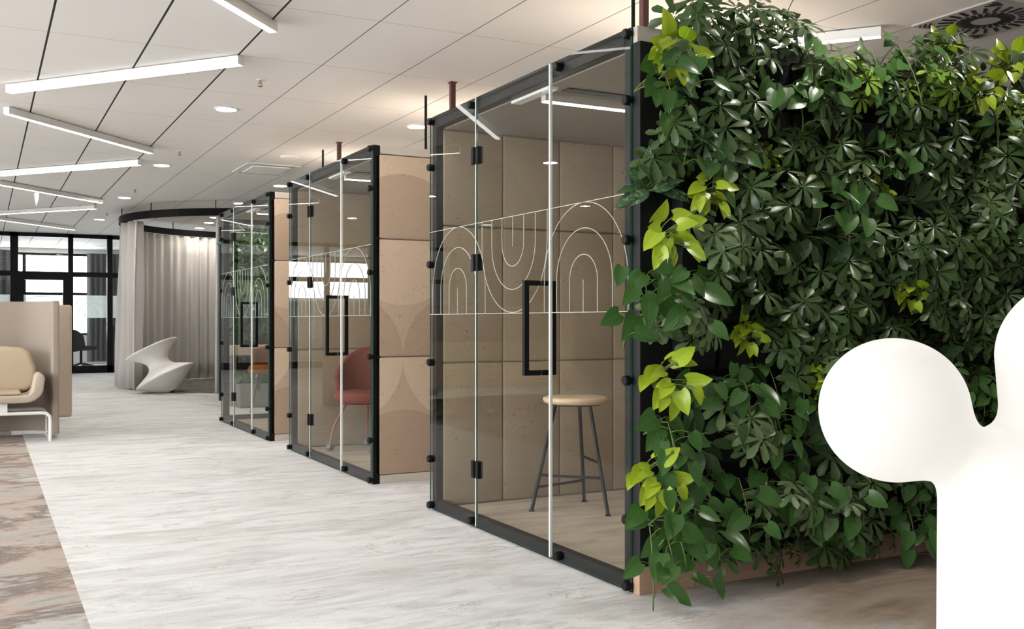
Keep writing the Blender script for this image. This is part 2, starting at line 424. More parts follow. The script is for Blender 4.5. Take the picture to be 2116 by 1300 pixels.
# glazed black partition
YP = 23.2
pf = MB()
posts = [(-5.9, .1), (-4.8, .1), (-3.7, .1), (-2.6, .1), (-1.5, .1), (-.45, .1), (.58, .15), (1.655, .10), (2.43, .11), (3.5, .1), (4.6, .1), (5.7, .1), (6.8, .1), (7.9, .1), (9.0, .1)]
for x, w in posts: pf.box((x-w/2, YP, 0), (x+w/2, YP+.1, ZC))
pf.box((XL, YP, 2.88), (XR, YP+.1, ZC)); pf.box((XL, YP, 0), (XR, YP+.1, .16)); pf.box((XL, YP+.005, 2.05), (XR, YP+.095, 2.155))
wp = struct('trim_1', pf, M['black_metal'], 'black framed glazed office partition with posts and rails')
MB().pane((XL, YP+.045, .16), (XR, YP+.055, 2.9), 'y').build('glass_pane', [M['glass_p'], M['glass_edge']], wp)
MB().box((XL, YP+.02, 1.18), (.50, YP+.023, 1.66)).box((1.71, YP+.02, 1.18), (2.37, YP+.023, 1.66)).box((2.49, YP+.02, 1.18), (3.4, YP+.023, 1.66)).build('frosted_band', M['film'], wp)
ar = MB()
def ribbon(pts, w=.012):
    return [Vector(p) for p in pts]
for cx in (-3.2, -2.1, -1., .1, 1.1, 2.06, 3.0):
    for r in (.13, .26, .39):
        pts = [(cx-r, YP+.012, 1.19)] + [(cx + r*math.cos(PI*(1-k/16)), YP+.012, 1.25 + min(.38, r*math.sin(PI*k/16))) for k in range(17)] + [(cx+r, YP+.012, 1.19)]
        ar.tube(pts, .006, 4)
ar.build('arch_lines', M['white_metal'], wp)
# the door leaf in the partition
dm = MB(); x0, x1 = .655, 1.605
dm.box((x0, YP-.02, .02), (x0+.10, YP+.05, 2.05)).box((x1-.10, YP-.02, .02), (x1, YP+.05, 2.05)).box((x0+.1, YP-.02, 1.975), (x1-.1, YP+.05, 2.05)).box((x0+.1, YP-.02, .02), (x1-.1, YP+.05, .25))
door = struct('door_1', dm, M['black_metal'], 'black framed glass office door')
MB().pane((x0+.1, YP+.01, .25), (x1-.1, YP+.02, 1.975), 'y').build('pane', [M['glass_p'], M['glass_edge']], door)
MB().box((x0+.1, YP+.0, 1.18), (x1-.1, YP+.003, 1.66)).build('frosted_band', M['film'], door)
MB().tube([(x1-.05, YP-.06, 1.0), (x1-.05, YP-.06, 1.15)], .012).build('door_handle', M['white_metal'], door)

# ------------------------------------------------------------------ office behind the partition
def drape(x0, x1, y, z0, z1, amp=.05, per=.13, n=None, seed=1):
    rr = random.Random(seed); ph = [rr.uniform(0, 6) for _ in range(4)]
    L = abs(x1-x0); n = n or int(L/per*10)
    def fn(u, v):
        a = amp * (math.sin(2*PI*u*L/per + ph[0]) + .35*math.sin(2*PI*u*L/per*.37 + ph[1]))
        return (x0 + (x1-x0)*u, y + a*(.8+.3*v), z0 + (z1-z0)*v)
    return MB().grid(fn, n, 3)
for (a, b, y, lab, sd) in ((2.30, 3.6, 27.0, 'dark grey curtain beside the window behind the glass partition', 3), (.18, .60, 26.5, 'dark grey curtain at the far left behind the partition', 4)):
    o = drape(a, b, y, .1, 2.8, seed=sd).build('curtain', M['curtain_dark'], smooth=True); s = o.modifiers.new('s', 'SOLIDIFY'); s.thickness = .006
    tag(o, lab, 'curtain')
def office_chair(loc, rz, label):
    e = empty('office_chair', loc, rz); tag(e, label, 'chair', )
    MB().grid(lambda u, v: (-.25+.5*u, -.24+.5*v, .50 + .05*(2*u-1)**2 - .03*(v > .9)), 10, 10).build('seat', M['dark_fabric'], e, smooth=True).modifiers.new('s', 'SOLIDIFY').thickness = .07
    def bk(u, v):
        a = (u-.5)*2.3
        return (.30*math.sin(a), .30*math.cos(a)-.02 + .06*v, .50 + (.42 - .16*abs(2*u-1)**3)*v)
    b = MB().grid(bk, 18, 8).build('backrest', M['dark_fabric'], e, smooth=True); b.modifiers.new('s', 'SOLIDIFY').thickness = .05
    MB().tube([(0, 0, .12), (0, 0, .46)], .03).build('pole', M['black_metal'], e)
    for k in range(5):
        a = 2*PI*k/5 + .3
        MB().tube([(0, 0, .14), (.3*math.cos(a), .3*math.sin(a), .075)], [.028, .016]).build('leg', M['black_metal'], e)
        MB().lathe([(0, -.015), (.03, -.015), (.03, .015), (0, .015)], (.3*math.cos(a), .3*math.sin(a), .03), 14, axis='x').build('caster', M['black_metal'], e)
    return e
office_chair((2.0, 25.0, 0), 2.2, 'dark grey office chair on casters behind the glass partition')
tb = empty('office_table', (1.0, 25.6, 0)); tag(tb, 'white office table behind the partition, left of the dark chair', 'table')
MB().box((-.7, -.4, .72), (.7, .4, .75)).build('tabletop', M['white_metal'], tb, bevel=.004)
for sx_ in (-.62, .62):
    for sy in (-.34, .34): MB().tube([(sx_, sy, 0), (sx_, sy, .72)], .02).build('leg', M['white_metal'], tb)
rd = empty('radiator_screen', (2.75, 24.3, 0)); tag(rd, 'dark low panel with a white speckled edge behind the partition by the curtain', 'panel')
MB().box((-.15, 0, .1), (.4, .04, 1.0)).build('panel_board', M['dark_fabric'], rd)
MB().box((-.22, -.005, .1), (-.15, .045, 1.0)).build('side_edge', M['white_metal'], rd)
MB().box((-.22, -.03, 0), (.4, .07, .1)).build('base', M['white_metal'], rd)

# ------------------------------------------------------------------ ceiling fittings
def linear_light(a, b, label, group='linear ceiling lights in the corridor zigzag'):
    A, B = Vector((a[0], a[1], 0)), Vector((b[0], b[1], 0)); L = (B-A).length; mid = (A+B)/2
    e = empty('linear_ceiling_light', (mid.x, mid.y, ZC), math.atan2(B.y-A.y, B.x-A.x)); tag(e, label, 'ceiling light', group)
    MB().box((-L/2, -.03, -.068), (L/2, .03, -.008)).build('housing', M['lamp_housing'], e, bevel=.002)
    MB().box((-L/2+.006, -.024, -.0705), (L/2-.006, .024, -.0675)).build('diffuser', M['strip_light'], e)
    for s_ in (-1, 1): MB().box((s_*L*.35-.02, -.012, -.008), (s_*L*.35+.02, .012, 0)).build('mount', M['black_metal'], e)
    return e
P = 5.07
names = {0: 'at the top edge by the middle, running up out of the picture', }
zz = []
for k in range(-1, 4):
    zz.append(((.18, 4.60+P*k), (1.59, 6.18+P*k))); zz.append(((1.59, 7.06+P*k), (.18, 8.78+P*k)))
labs = ['white linear ceiling light over the viewer, slanting right', 'white linear ceiling light just behind the top edge, slanting left',
 'white linear ceiling light cut off by the top edge of the photo', 'long white linear ceiling light, topmost slanting one at the left, rising to the right',
 'white linear ceiling light falling to the right, just below the longest one', 'third slanting ceiling light from the top at the left, rising to the right',
 'white linear ceiling light falling to the right behind the hanging sensor blade', 'far ceiling light rising to the right, second last of the zigzag pairs',
 'farthest falling ceiling light just above the black office partition', 'last rising ceiling light hidden close to the office partition']
for (a, b), lab in zip(zz, labs):
    if a[1] < 23 and b[1] < 23: linear_light(a, b, lab)
linear_light((4.99, 4.49), (3.95, 5.75), 'short white linear ceiling light seen above the plants by the swirl vent', 'linear ceiling lights over the booths')
def downlight(x, y, label, grp):
    e = empty('downlight', (x, y, ZC)); tag(e, label, 'ceiling light', grp)
    MB().lathe([(.105, 0), (.105, -.006), (.088, -.009), (.085, 0)], n=28).build('trim_ring', M['white_metal'], e, smooth=False)
    MB().lathe([(0, -.004), (.086, -.004), (.086, -.001), (0, -.001)], n=28).build('diffuser', M['down_light'], e)
ordn = ['nearest', 'second', 'third', 'fourth', 'fifth']
for i, y in enumerate([5.35, 8.908, 12.47, 16.0, 19.6]):
    downlight(1.88, y, ['round downlight in the corridor row, over the viewer', 'round downlight in the corridor ceiling, nearest in the photo', 'round downlight in the corridor row, second nearest', 'round downlight in the corridor row, third nearest', 'round downlight in the corridor row, farthest one'][i], 'downlights along the corridor')
for (x, y, lab) in ((3.654, 8.86, 'round downlight above the gap between front and middle booths'), (3.6, 13.6, 'round downlight just above the far corner of the middle booth'), (3.57, 15.93, 'small round downlight above the farthest booth'),
                    (3.806, 20.52, 'downlight inside the curtain ring, lowest of three'), (3.76, 19.32, 'downlight inside the curtain ring, middle of three'), (3.66, 18.29, 'downlight inside the curtain ring, topmost of three'),
                    (3.3, 2.75, 'round downlight in front of the plant wall, left end'), (4.95, 2.95, 'round downlight in front of the plant wall, right end')):
    downlight(x, y, lab, 'round downlights over the booths and ring')
for q in range(6):  # unseen downlight rows added as fill from the left
    for x, w_ in ((-1.2, 'beside the corridor, left of the photo'), (-3.9, 'near the window wall, left of the photo')):
        downlight(x, -.5+q*3.55, 'round downlight ' + w_, 'downlights left of the photo')
for (x, y, lab) in ((1.886, 7.717, 'copper sprinkler head nearest in the corridor ceiling'), (1.896, 11.35, 'second copper sprinkler head along the corridor ceiling'), (1.885, 14.87, 'third copper sprinkler head along the corridor ceiling'), (1.88, 18.4, 'fourth small sprinkler head near the curtain ring')):
    e = empty('sprinkler_head', (x, y, ZC)); e.scale = (.75, .75, .75); tag(e, lab, 'sprinkler', 'ceiling sprinklers')
    MB().lathe([(.04, 0), (.038, -.006), (.018, -.008), (.0, -.008)], n=20).build('cover_plate', M['white_metal'], e)
    MB().lathe([(0, -.006), (.012, -.006), (.009, -.03), (.007, -.045), (0, -.045)], n=12).tube([(.012, 0, -.03), (.016, 0, -.05), (.004, 0, -.068)], .0035, 6).tube([(-.012, 0, -.03), (-.016, 0, -.05), (-.004, 0, -.068)], .0035, 6).lathe([(0, -.066), (.022, -.066), (.022, -.070), (0, -.070)], n=14).build('nozzle', M['brass'], e)
# hanging blade sensor
e = empty('exit_light_blade', (.66, 15.4, ZC)); tag(e, 'small white blade fitting hanging from the ceiling at the left', 'fitting')
MB().lathe([(.11, 0), (.10, -.02), (.03, -.035), (0, -.035)], n=24).build('base', M['white_metal'], e)
MB().prism([(-.035, -.03), (.035, -.03), (.03, -.16), (-.004, -.26), (-.02, -.16)], 'y', -.008, .008).build('blade', M['white_metal'], e)
# flush ceiling plate and cassette
e = empty('ceiling_cassette', (3.05, 12.2, ZC)); tag(e, 'flat square ceiling cassette above the farthest booth', 'ceiling vent')
MB().prism([(-.32, -.42), (.32, -.42), (.32, .42), (-.32, .42)], 'z', -.012, -.0).build('frame', M['white_metal'], e, bevel=.004)
MB().box((-.22, -.30, -.022), (.22, .30, -.012)).build('grille', M['lamp_housing'], e, bevel=.004)
for s_ in (-1, 1): MB().box((-.25, s_*.36-.018, -.014), (.25, s_*.36+.018, -.0115)).build('slot', M['grey_trim'], e)
o = MB().lathe([(.11, 0), (.11, -.012), (.09, -.02), (0, -.02)], n=28).build('ceiling_disc', M['lamp_housing'], loc=(3.067, 11.17, ZC)); tag(o, 'small flat round ceiling disc above the booth row', 'ceiling vent')
# swirl diffuser
e = empty('swirl_diffuser', (5.44, 4.09, ZC)); tag(e, 'square ceiling vent with radiating black swirl slots above the plants', 'ceiling vent')
MB().box((-.30, -.30, -.012), (.30, .30, 0)).build('face_plate', plain('vent_plate', (.46, .42, .38), .5), e, bevel=.003)
sl = MB()
for k in range(24):
    a0 = 2*PI*k/24 + .1
    for (r0, r1, da) in ((.085, .165, .10), (.185, .275, .03)):
        c, s_ = math.cos(a0+da), math.sin(a0+da); nx, ny = -s_, c; hw = .011
        c0, s0 = math.cos(a0), math.sin(a0)
        pts = [(r0*c0-nx*hw, r0*s0-ny*hw), (r1*c-nx*hw, r1*s_-ny*hw), (r1*c+nx*hw, r1*s_+ny*hw), (r0*c0+nx*hw, r0*s0+ny*hw)]
        sl.prism(pts, 'z', -.0155, -.0115)
for k in range(4):
    a = PI/4 + k*PI/2
    for q in range(3):
        r = .31 + q*.028; hw = .05 - q*.016
        c, s_ = math.cos(a), math.sin(a)
        sl.prism([(r*c - s_*hw, r*s_ + c*hw), (r*c + s_*hw, r*s_ - c*hw), ((r+.012)*c + s_*hw, (r+.012)*s_ - c*hw), ((r+.012)*c - s_*hw, (r+.012)*s_ + c*hw)], 'z', -.0155, -.0115)
tag(sl.build('swirl_slots', M['black_panel'], e), 'black radiating slots')

# ------------------------------------------------------------------ the booths
BX, BD, BW, BH = 2.33, 2.5, 2.06, 2.307
HS, DS = 1.442, .651            # hinge seam and opening seam, along the front
def bpos(o):
    """booth coordinates for the felt pattern: first component runs into the booth"""
    me = o.data; at = me.attributes.new('bpos', 'FLOAT_VECTOR', 'POINT')
    flat = []
    for v in me.vertices: flat += [v.co.x + o.location.x, v.co.y + o.location.y, v.co.z + o.location.z]
    at.data.foreach_set('vector', flat)
def felt_panel(parent, a, b, mat, name='felt_panel'):
    o = MB().box(a, b).build(name, mat, parent, bevel=.012, seg=3)
    at = o.data.attributes.new('bpos', 'FLOAT_VECTOR', 'POINT'); flat = []
    for v in o.data.vertices: flat += list(v.co)
    at.data.foreach_set('vector', flat); return o
def clamp(parent, y, z):
    return MB().lathe([(0, -.022), (.017, -.022), (.021, -.016), (.021, .012), (0, .012)], (0, y, z), 18, axis='x').build('glass_clamp', M['black_metal'], parent)
def booth(y0, label, far_glass=False):
    e = empty('glass_booth', (BX, y0, 0)); tag(e, label, 'booth', 'glass fronted meeting booths')
    MB().box((.06, .06, 0), (BD, BW-.06, .022)).build('floor_pad', M['booth_carpet'], e)
    MB().box((.065, .0, 2.25), (BD, BW, 2.307)).build('roof', M['fascia'], e, bevel=.003)
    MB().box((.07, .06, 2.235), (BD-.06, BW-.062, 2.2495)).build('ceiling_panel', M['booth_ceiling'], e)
    MB().box((.02, .032, .0), (BD, .058, 2.25)).build('side_wall', M['fascia'], e)
    MB().box((.03, .002, .0), (BD, .031, .058)).build('skirting', M['fascia'], e, bevel=.002)
    MB().box((BD-.06, .058, 0), (BD, BW-.03, 2.25)).build('rear_wall', M['fascia'], e)
    rows = [(.060, .862), (.866, 1.668), (1.672, 2.268)]
    if y0 > 4:   # outer felt
        for i, x in enumerate((.025, .845, 1.665)):
            for (a, b) in rows: felt_panel(e, (x, .0, a), (min(x+.816, BD), .031, min(b, 2.246)), M['felt'])
    rows_i = [(.024, .862), (.866, 1.668), (1.672, 2.233)]
    if not far_glass:
        MB().box((.02, BW-.03, .0), (BD, BW, 2.25)).build('side_wall', M['fascia'], e)
        for i in range(6):
            x = .055 + i*.398
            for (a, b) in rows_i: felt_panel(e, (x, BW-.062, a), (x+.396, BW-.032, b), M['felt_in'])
    else:
        fr = MB()
        for (a, b) in ((.02, .08), (1.2, 1.26), (BD-.06, BD)): fr.box((a, BW-.05, .0), (b, BW, 2.25))
        fr.box((.08, BW-.05, 0), (BD-.06, BW, .07)).box((.08, BW-.05, 2.19), (BD-.06, BW, 2.249))
        fr.build('rear_frame', M['black_metal'], e)
        MB().pane((.08, BW-.03, .07), (BD-.06, BW-.02, 2.19), 'y').build('side_glass', [M['glass'], M['glass_edge']], e)
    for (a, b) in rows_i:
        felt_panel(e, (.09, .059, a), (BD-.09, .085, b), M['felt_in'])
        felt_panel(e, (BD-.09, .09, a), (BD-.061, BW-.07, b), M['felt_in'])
    # black front frame behind the glass
    f = MB()
    f.box((.013, 0, 0), (.062, .058, BH)).box((.013, BW-.058, 0), (.062, BW, BH)).box((.013, .058, 0), (.062, BW-.058, .062)).box((.013, .058, BH-.068), (.062, BW-.058, BH))
    f.build('front_frame', M['black_metal'], e, bevel=.004)
    G = [M['glass'], M['glass_edge']]
    gl = {}
    for nm, (a, b) in dict(right=(-.004, DS-.005), door=(DS+.005, HS-.005), left=(HS+.005, BW+.004)).items():
        z0 = .012
        gl[nm] = MB().pane((0, a, z0), (.010, b, BH-.004), 'x').build('glass_door' if nm == 'door' else 'glass_panel', G, e)
    for s_ in (HS, DS): 
        w = .006 if s_ == DS else .004
        MB().box((-.003, s_-w, .012), (.012, s_+w, BH-.004)).build('seam_strip', M['seam_strip'], e, bevel=.002)
    for z in (.03, .30, .867, 1.44, 2.01, 2.28): clamp(e, .012, z); clamp(e, BW-.012, z)
    for y in (HS+.05, DS-.08):
        for z in (.035, BH-.035): clamp(e, y, z)
    for z in (.317, 1.421, 1.992):
        MB().box((-.012, HS-.045, z-.045), (.022, HS+.040, z+.045)).tube([(-.014, HS, z-.045), (-.014, HS, z+.045)], .009, 10).build('hinge', M['black_metal'], gl['door'], bevel=.003)
    hd = MB()
    for sx_ in (-.075, .072):
        hd.box((sx_-.012, .735, .853), (sx_+.012, .759, 1.300))
    for z in (.853, 1.276):
        hd.box((-.063, .735, z), (-.001, .759, z+.024)); hd.box((.011, .735, z), (.060, .759, z+.024))
    hd.build('handle', M['black_metal'], gl['door'])
    # etched graphic, one piece on each pane
    def clipseg(mb, pts, lo, hi):
        run = []
        for p in pts:
            if lo <= p[0] <= hi: run.append((-.0012, p[0], p[1]))
            else:
                if len(run) > 1: mb.tube(run, .0019, 4)
                run = []
        if len(run) > 1: mb.tube(run, .0019, 4)
    curves = [[(BW*k/80, 1.63) for k in range(81)], [(BW*k/80, 1.148) for k in range(81)]]
    for c in (.355, 1.67):
        for r in (.115, .231, .345):
            curves.append([(c-r, 1.148 + .14*k/6) for k in range(6)] + [(c - r*math.cos(PI*k/40), 1.288 + r*math.sin(PI*k/40)*.99) for k in range(41)] + [(c+r, 1.288 - .14*k/6) for k in range(1, 7)])
        curves.append([(c, 1.148 + .143*k/8) for k in range(9)])
    c = 1.017
    for r in (.115, .231, .345):
        curves.append([(c-r, 1.63 - .13*k/6) for k in range(6)] + [(c - r*math.cos(PI*k/40), 1.497 - r*math.sin(PI*k/40)) for k in range(41)] + [(c+r, 1.497 + .13*k/6) for k in range(1, 7)])
    curves.append([(c, 1.63 - .15*k/8) for k in range(9)])
    for nm, (lo, hi) in dict(right=(0, DS-.008), door=(DS+.008, HS-.008), left=(HS+.008, BW)).items():
        mb = MB()
        for cv in curves:
            fine = []
            for p, q in zip(cv, cv[1:]):
                for k in range(3): fine.append((p[0]+(q[0]-p[0])*k/3, p[1]+(q[1]-p[1])*k/3))
            fine.append(cv[-1]); clipseg(mb, fine, lo, hi)
        mb.build('etched_pattern', M['etch'], gl[nm])
    # light, vent and plate in the booth ceiling
    MB().box((.12, .90, 2.195), (1.25, .945, 2.235)).build('light_housing', M['fascia'], e)
    MB().box((.122, .905, 2.1915), (1.248, .94, 2.1955)).build('light_strip', M['booth_light'], e)
    MB().box((.17, .76, 2.228), (1.25, .83, 2.2352)).build('air_slot', M['black_panel'], e)
    MB().prism([(.066, .78), (.12, .78), (.12, 1.16), (.066, 1.16)], 'z', 2.222, 2.2352).build('sensor_plate', M['white_metal'], e)  # plain white plate near the front of the booth ceiling
    return e
B1 = booth(3.39, 'front glass booth with a bar stool inside, beside the plant wall')
B2 = booth(6.46, 'middle glass booth with a red chair inside')
B3 = booth(9.24, 'farthest glass booth with plants showing through it', True)
MB().box((1.32, BW-.075, .94), (1.36, BW-.062, .965)).build('door_stop', M['black_metal'], B1)
M['cove_light'] = emit('cove_light', (1, .86, .70), 19)
for (x, y, a, lab) in ((3.1, 4.95, 1.6, 'front booth'), (3.1, 8.0, 1.6, 'middle booth'), (3.1, 10.8, 1.6, 'farthest booth')):  # unseen bars added to brighten the ceiling over the booths
    u = empty('roof_uplight', (x, y, 2.308)); tag(u, 'slim warm uplight bar lying on the %s roof' % lab, 'light', 'uplight bars on the booth roofs')
    MB().box((0, -.03, 0), (a, .03, .03)).build('housing', M['black_metal'], u)
    MB().box((.01, -.022, .03), (a-.01, .022, .034)).build('diffuser', M['cove_light'], u)
# hangers from the roofs to the ceiling
for (x, y, lab) in ((3.24, 4.68, 'thin black rod on the front booth roof'), (3.223, 7.63, 'thin black rod rising behind the middle booth corner'), (3.257, 10.56, 'thin black rod on the farthest booth roof')):
    o = MB().tube([(0, 0, BH), (0, 0, ZC)], .011, 12).lathe([(.02, BH), (.02, BH+.01), (0, BH+.01)], n=12).build('hanger_rod', M['black_metal'], loc=(x, y, 0)); tag(o, lab, 'rod', 'black hanger rods over the booths')
for (x, y, lab) in ((3.24, 4.575, 'brown square duct post on the front booth roof'), (3.223, 7.10, 'brown square duct post rising from the middle booth roof'), (3.266, 10.03, 'brown square duct post on the farthest booth roof')):
    o = MB().box((-.019, -.019, BH), (.019, .019, ZC)).box((-.028, -.028, ZC-.008), (.028, .028, ZC)).build('duct_post', M['brown_post'], loc=(x, y, 0)); tag(o, lab, 'post', 'brown duct posts over the booths')

# ------------------------------------------------------------------ stool in the front booth
st = empty('bar_stool', (3.03, 4.96, .022)); tag(st, 'tall three legged stool with round wooden seat in the front booth', 'stool')
MB().lathe([(0, .612), (.165, .612), (.180, .620), (.188, .632), (.186, .645), (.174, .652), (.10, .650), (0, .648)], n=48).build('seat', M['seat_wood'], st, smooth=True)
MB().lathe([(0, .604), (.15, .604), (.15, .613), (0, .613)], n=32).build('seat_plate', M['black_metal'], st)
feet = [(2.775-3.03, 5.02-4.96), (3.20-3.03, 5.135-4.96), (3.085-3.03, 4.70-4.96)]
tops = []
for (x, y) in feet:
    tops.append((x*.46, y*.46, .604))
    MB().tube([(x, y, .006), (x*.46, y*.46, .606)], .0105, 14).lathe([(0, 0), (.017, 0), (.017, .006), (.011, .012), (0, .012)], (x, y, 0), 16).build('leg', M['black_metal'], st, smooth=False)
def onleg(i, z):
    k = (z-.006)/.6; x, y = feet[i]; return (x*(1-.54*k), y*(1-.54*k), z)
for i, j, z in ((0, 2, .205), (0, 1, .135), (1, 2, .285)):
    MB().tube([onleg(i, z), onleg(j, z)], .008, 12).build('rung', M['black_metal'], st)

# ------------------------------------------------------------------ red chair in the middle booth
rc = empty('red_chair', (2.98, 8.0, .022), R(-62)); rc.location.x -= .10; rc.location.y += .05; tag(rc, 'rounded dark red upholstered chair on casters in the middle booth', 'chair')
def shell(u, v):      # wrap-around back, opening towards -Y
    a = (u-.5)*R(250); k = abs(2*u-1)
    top = .86 - .24*max(0, (k-.35)/.65)**1.6*1.0
    r = .265 + .035*v
    return (r*math.sin(a), r*math.cos(a)*.95, .42 + (top-.42)*v)
o = MB().grid(shell, 40, 12).build('backrest', M['red_fabric'], rc, smooth=True); m = o.modifiers.new('s', 'SOLIDIFY'); m.thickness = .045; m.offset = -1
m = o.modifiers.new('b', 'BEVEL'); m.width = .015; m.segments = 3; m.limit_method = 'ANGLE'
MB().lathe([(0, .40), (.22, .40), (.26, .42), (.27, .46), (.25, .495), (.2, .505), (0, .51)], (0, -.03, 0), 36).build('seat', M['red_fabric'], rc, smooth=True)
for (x, y) in ((-.23, -.2), (.23, -.2), (-.2, .2), (.2, .2)):
    MB().tube([(x*.6, y*.6, .41), (x*.95, y*.95, .2), (x*1.05, y*1.05, .06)], [.012, .01, .009], 10).build('leg', M['red_metal'], rc)
    MB().lathe([(0, -.022), (.026, -.022), (.029, -.015), (.029, .015), (.026, .022), (0, .022)], (x*1.05, y*1.05, .03), 18, axis='x').build('caster', M['grey_plastic'], rc)

# ------------------------------------------------------------------ green wall
# planter body
GX0, GX1, GY = 2.345, 5.3, 3.388
gw = empty('plant_wall_frame', (GX0, GY, 0)); tag(gw, 'black planter wall with a wooden plinth behind the foliage', 'planter')
L = GX1-GX0
MB().box((0, -.05, .115), (L, -.0, 2.24)).build('backing_panel', M['black_panel'], gw)
pk = MB()
for i in range(11):
    z = .13 + i*.195
    for j in range(14):
        x = .16 + j*.2
        pk.prism([(-.11, z+.0), (-.05, z), (-.05, z+.12), (-.125, z+.12)], 'x', x, x+.17)
tag(pk.build('planting_pockets', M['black_panel'], gw), None)
MB().box((0, -.045, 0), (L, .0, .114)).build('plinth', M['plinth'], gw, bevel=.002)
MB().box((.0, -.03, 2.241), (.42, -.0, 2.307)).build('top_fascia', M['fascia'], gw, bevel=.002)
MB().box((.42, -.03, 2.241), (L, -.0, 2.307)).build('top_cap', M['black_panel'], gw)

def frame_from(d, n):
    d = d.normalized(); n = (n - d*n.dot(d)); n = n.normalized() if n.length > 1e-4 else d.orthogonal().normalized()
    return d, n, d.cross(n)
def blade(mb, base, d, n, ln, wd, shape, droop=.3, fold=.25, rows=6, cols=4, tone=0.):
    """one leaf: base point, direction, face normal; shape(v) gives the half width"""
    d, n, s_ = frame_from(d, n)
    def fn(u, v):
        w = wd*.5*shape(u)*(2*v-1)
        back = -.10*ln*abs(2*v-1)**1.5*(1-u)**3 if shape is heart else 0
        p = base + d*(ln*u*(1-.08*droop*u)+back) + s_*w - n*(droop*ln*u*u*.45) + n*abs(w)*fold
        return (p.x, p.y, p.z)
    mb.grid(fn, rows, cols+1, uv=True, tone=tone)
def obov(u): return max(.05, 1.12*u**.85*math.sqrt(max(0, 1-u**5.5))) if u < 1 else .22
def heart(u): return max(.02, (math.sin(PI*(u*.93+.07)**.62)**.8)*1.02) if u < .995 else .02
def lance(u): return max(.02, math.sin(PI*(u*.95+.05)**.75)**.9) if u < .995 else .02
def rv(r, a=1.): return Vector((r.uniform(-a, a), r.uniform(-a, a), r.uniform(-a, a)))
def bend(p0, p1, sag, n=6):
    return [p0.lerp(p1, k/n) + Vector((0, 0, sag*math.sin(PI*k/n))) for k in range(n+1)]
OUT = Vector((0, -1, 0)); UP = Vector((0, 0, 1))
def umbrella_plant(seed, n=15, spread=.16, size=.103, up=.25):
    r = random.Random(seed); f = MB(); s_ = MB()
    o0 = Vector((0, .0, -.03))
    for i in range(n):
        a = r.uniform(0, 2*PI); rr = spread*math.sqrt(r.random())
        depth = r.uniform(.08, .29)*(1-.35*rr/spread)
        tip = Vector((rr*math.cos(a), -depth, rr*math.sin(a)+up*.12))
        s_.tube(bend(o0, tip, .02), .0022, 5)
        nrm = (OUT*r.uniform(.45, 1.) + UP*r.uniform(.15, .95) + Vector((math.cos(a)*.4, 0, math.sin(a)*.3)) + rv(r, .25)).normalized()
        k = r.choice((6, 7, 7, 8)); ref = frame_from(rv(r), nrm); e1 = nrm.orthogonal().normalized(); e2 = nrm.cross(e1)
        off = r.uniform(0, 6.28); sz = size*r.uniform(.72, 1.12); tn = r.random()
        for j in range(k):
            b = off + 2*PI*j/k*.93
            dd = e1*math.cos(b) + e2*math.sin(b)
            l = sz*(1 - .22*abs(j-(k-1)/2)/(k/2))
            dd = (dd + nrm*-.12).normalized()
            blade(f, tip + dd*.008, dd, nrm, l, l*.46, obov, r.uniform(.25, .7), .22, 7, 2, tone=min(1, max(0, tn+r.uniform(-.15, .15))))
    return f, s_
def heart_plant(seed, n=14, size=.10, trail=.22, spread=.13, width=.72, lean=(0, 0), shape=heart):
    r = random.Random(seed); f = MB(); s_ = MB()
    for vi in range(3):
        a = r.uniform(-1.1, 1.1)
        p0 = Vector((0, 0, 0)); p1 = Vector((math.sin(a)*spread + lean[0]*.5, -r.uniform(.10, .18), r.uniform(-.02, .08) + lean[1]*.5))
        p2 = p1 + Vector((math.sin(a)*.05 + lean[0], -.03, -trail*r.uniform(.5, 1.1) + lean[1]))
        path = [p0.lerp(p1, k/4) + UP*.02*math.sin(PI*k/4) for k in range(4)] + [p1.lerp(p2, k/6) + OUT*.02*math.sin(PI*k/6) for k in range(7)]
        s_.tube(path, .0028, 6)
        m = n//3 + (vi < n % 3)
        for i in range(m):
            t_ = (i+.6)/m*(len(path)-1.01); q = path[int(t_)].lerp(path[int(t_)+1], t_ % 1)
            side = -1 if i % 2 else 1
            pt = q + Vector((side*r.uniform(.02, .07), -r.uniform(.015, .06), r.uniform(-.01, .05)))
            s_.tube(bend(q, pt, .01, 4), .0018, 5)
            d = Vector((side*r.uniform(.1, .9), -r.uniform(.1, .5), r.uniform(-1., -.15)))
            nrm = OUT*r.uniform(.6, 1) + UP*r.uniform(.2, .9) + rv(r, .35)
            l = size*r.uniform(.7, 1.15)
            blade(f, pt, d, nrm, l, l*width, shape, r.uniform(.15, .6), .18, 8, 4, tone=r.random())
    return f, s_
def lime_plant(seed, n=12, size=.10):
    r = random.Random(seed); f = MB(); s_ = MB()
    for i in range(n):
        a = r.uniform(0, 2*PI); rr = .085*math.sqrt(r.random())
        tip = Vector((rr*math.cos(a), -r.uniform(.12, .26), rr*math.sin(a)+.02))
        s_.tube(bend(Vector((0, 0, -.01)), tip, .015), .0025, 5)
        a2 = a + r.uniform(-.9, .9)
        d = Vector((math.cos(a2)*.9, -r.uniform(.05, .8), math.sin(a2)*.7 - .45)); nrm = OUT*r.uniform(.5, 1) + UP*r.uniform(.2, .9) + rv(r, .5)
        l = size*r.uniform(.65, 1.1)
        blade(f, tip, d, nrm, l, l*.70, heart, r.uniform(.1, .9), .28, 8, 4, tone=r.random())
    return f, s_
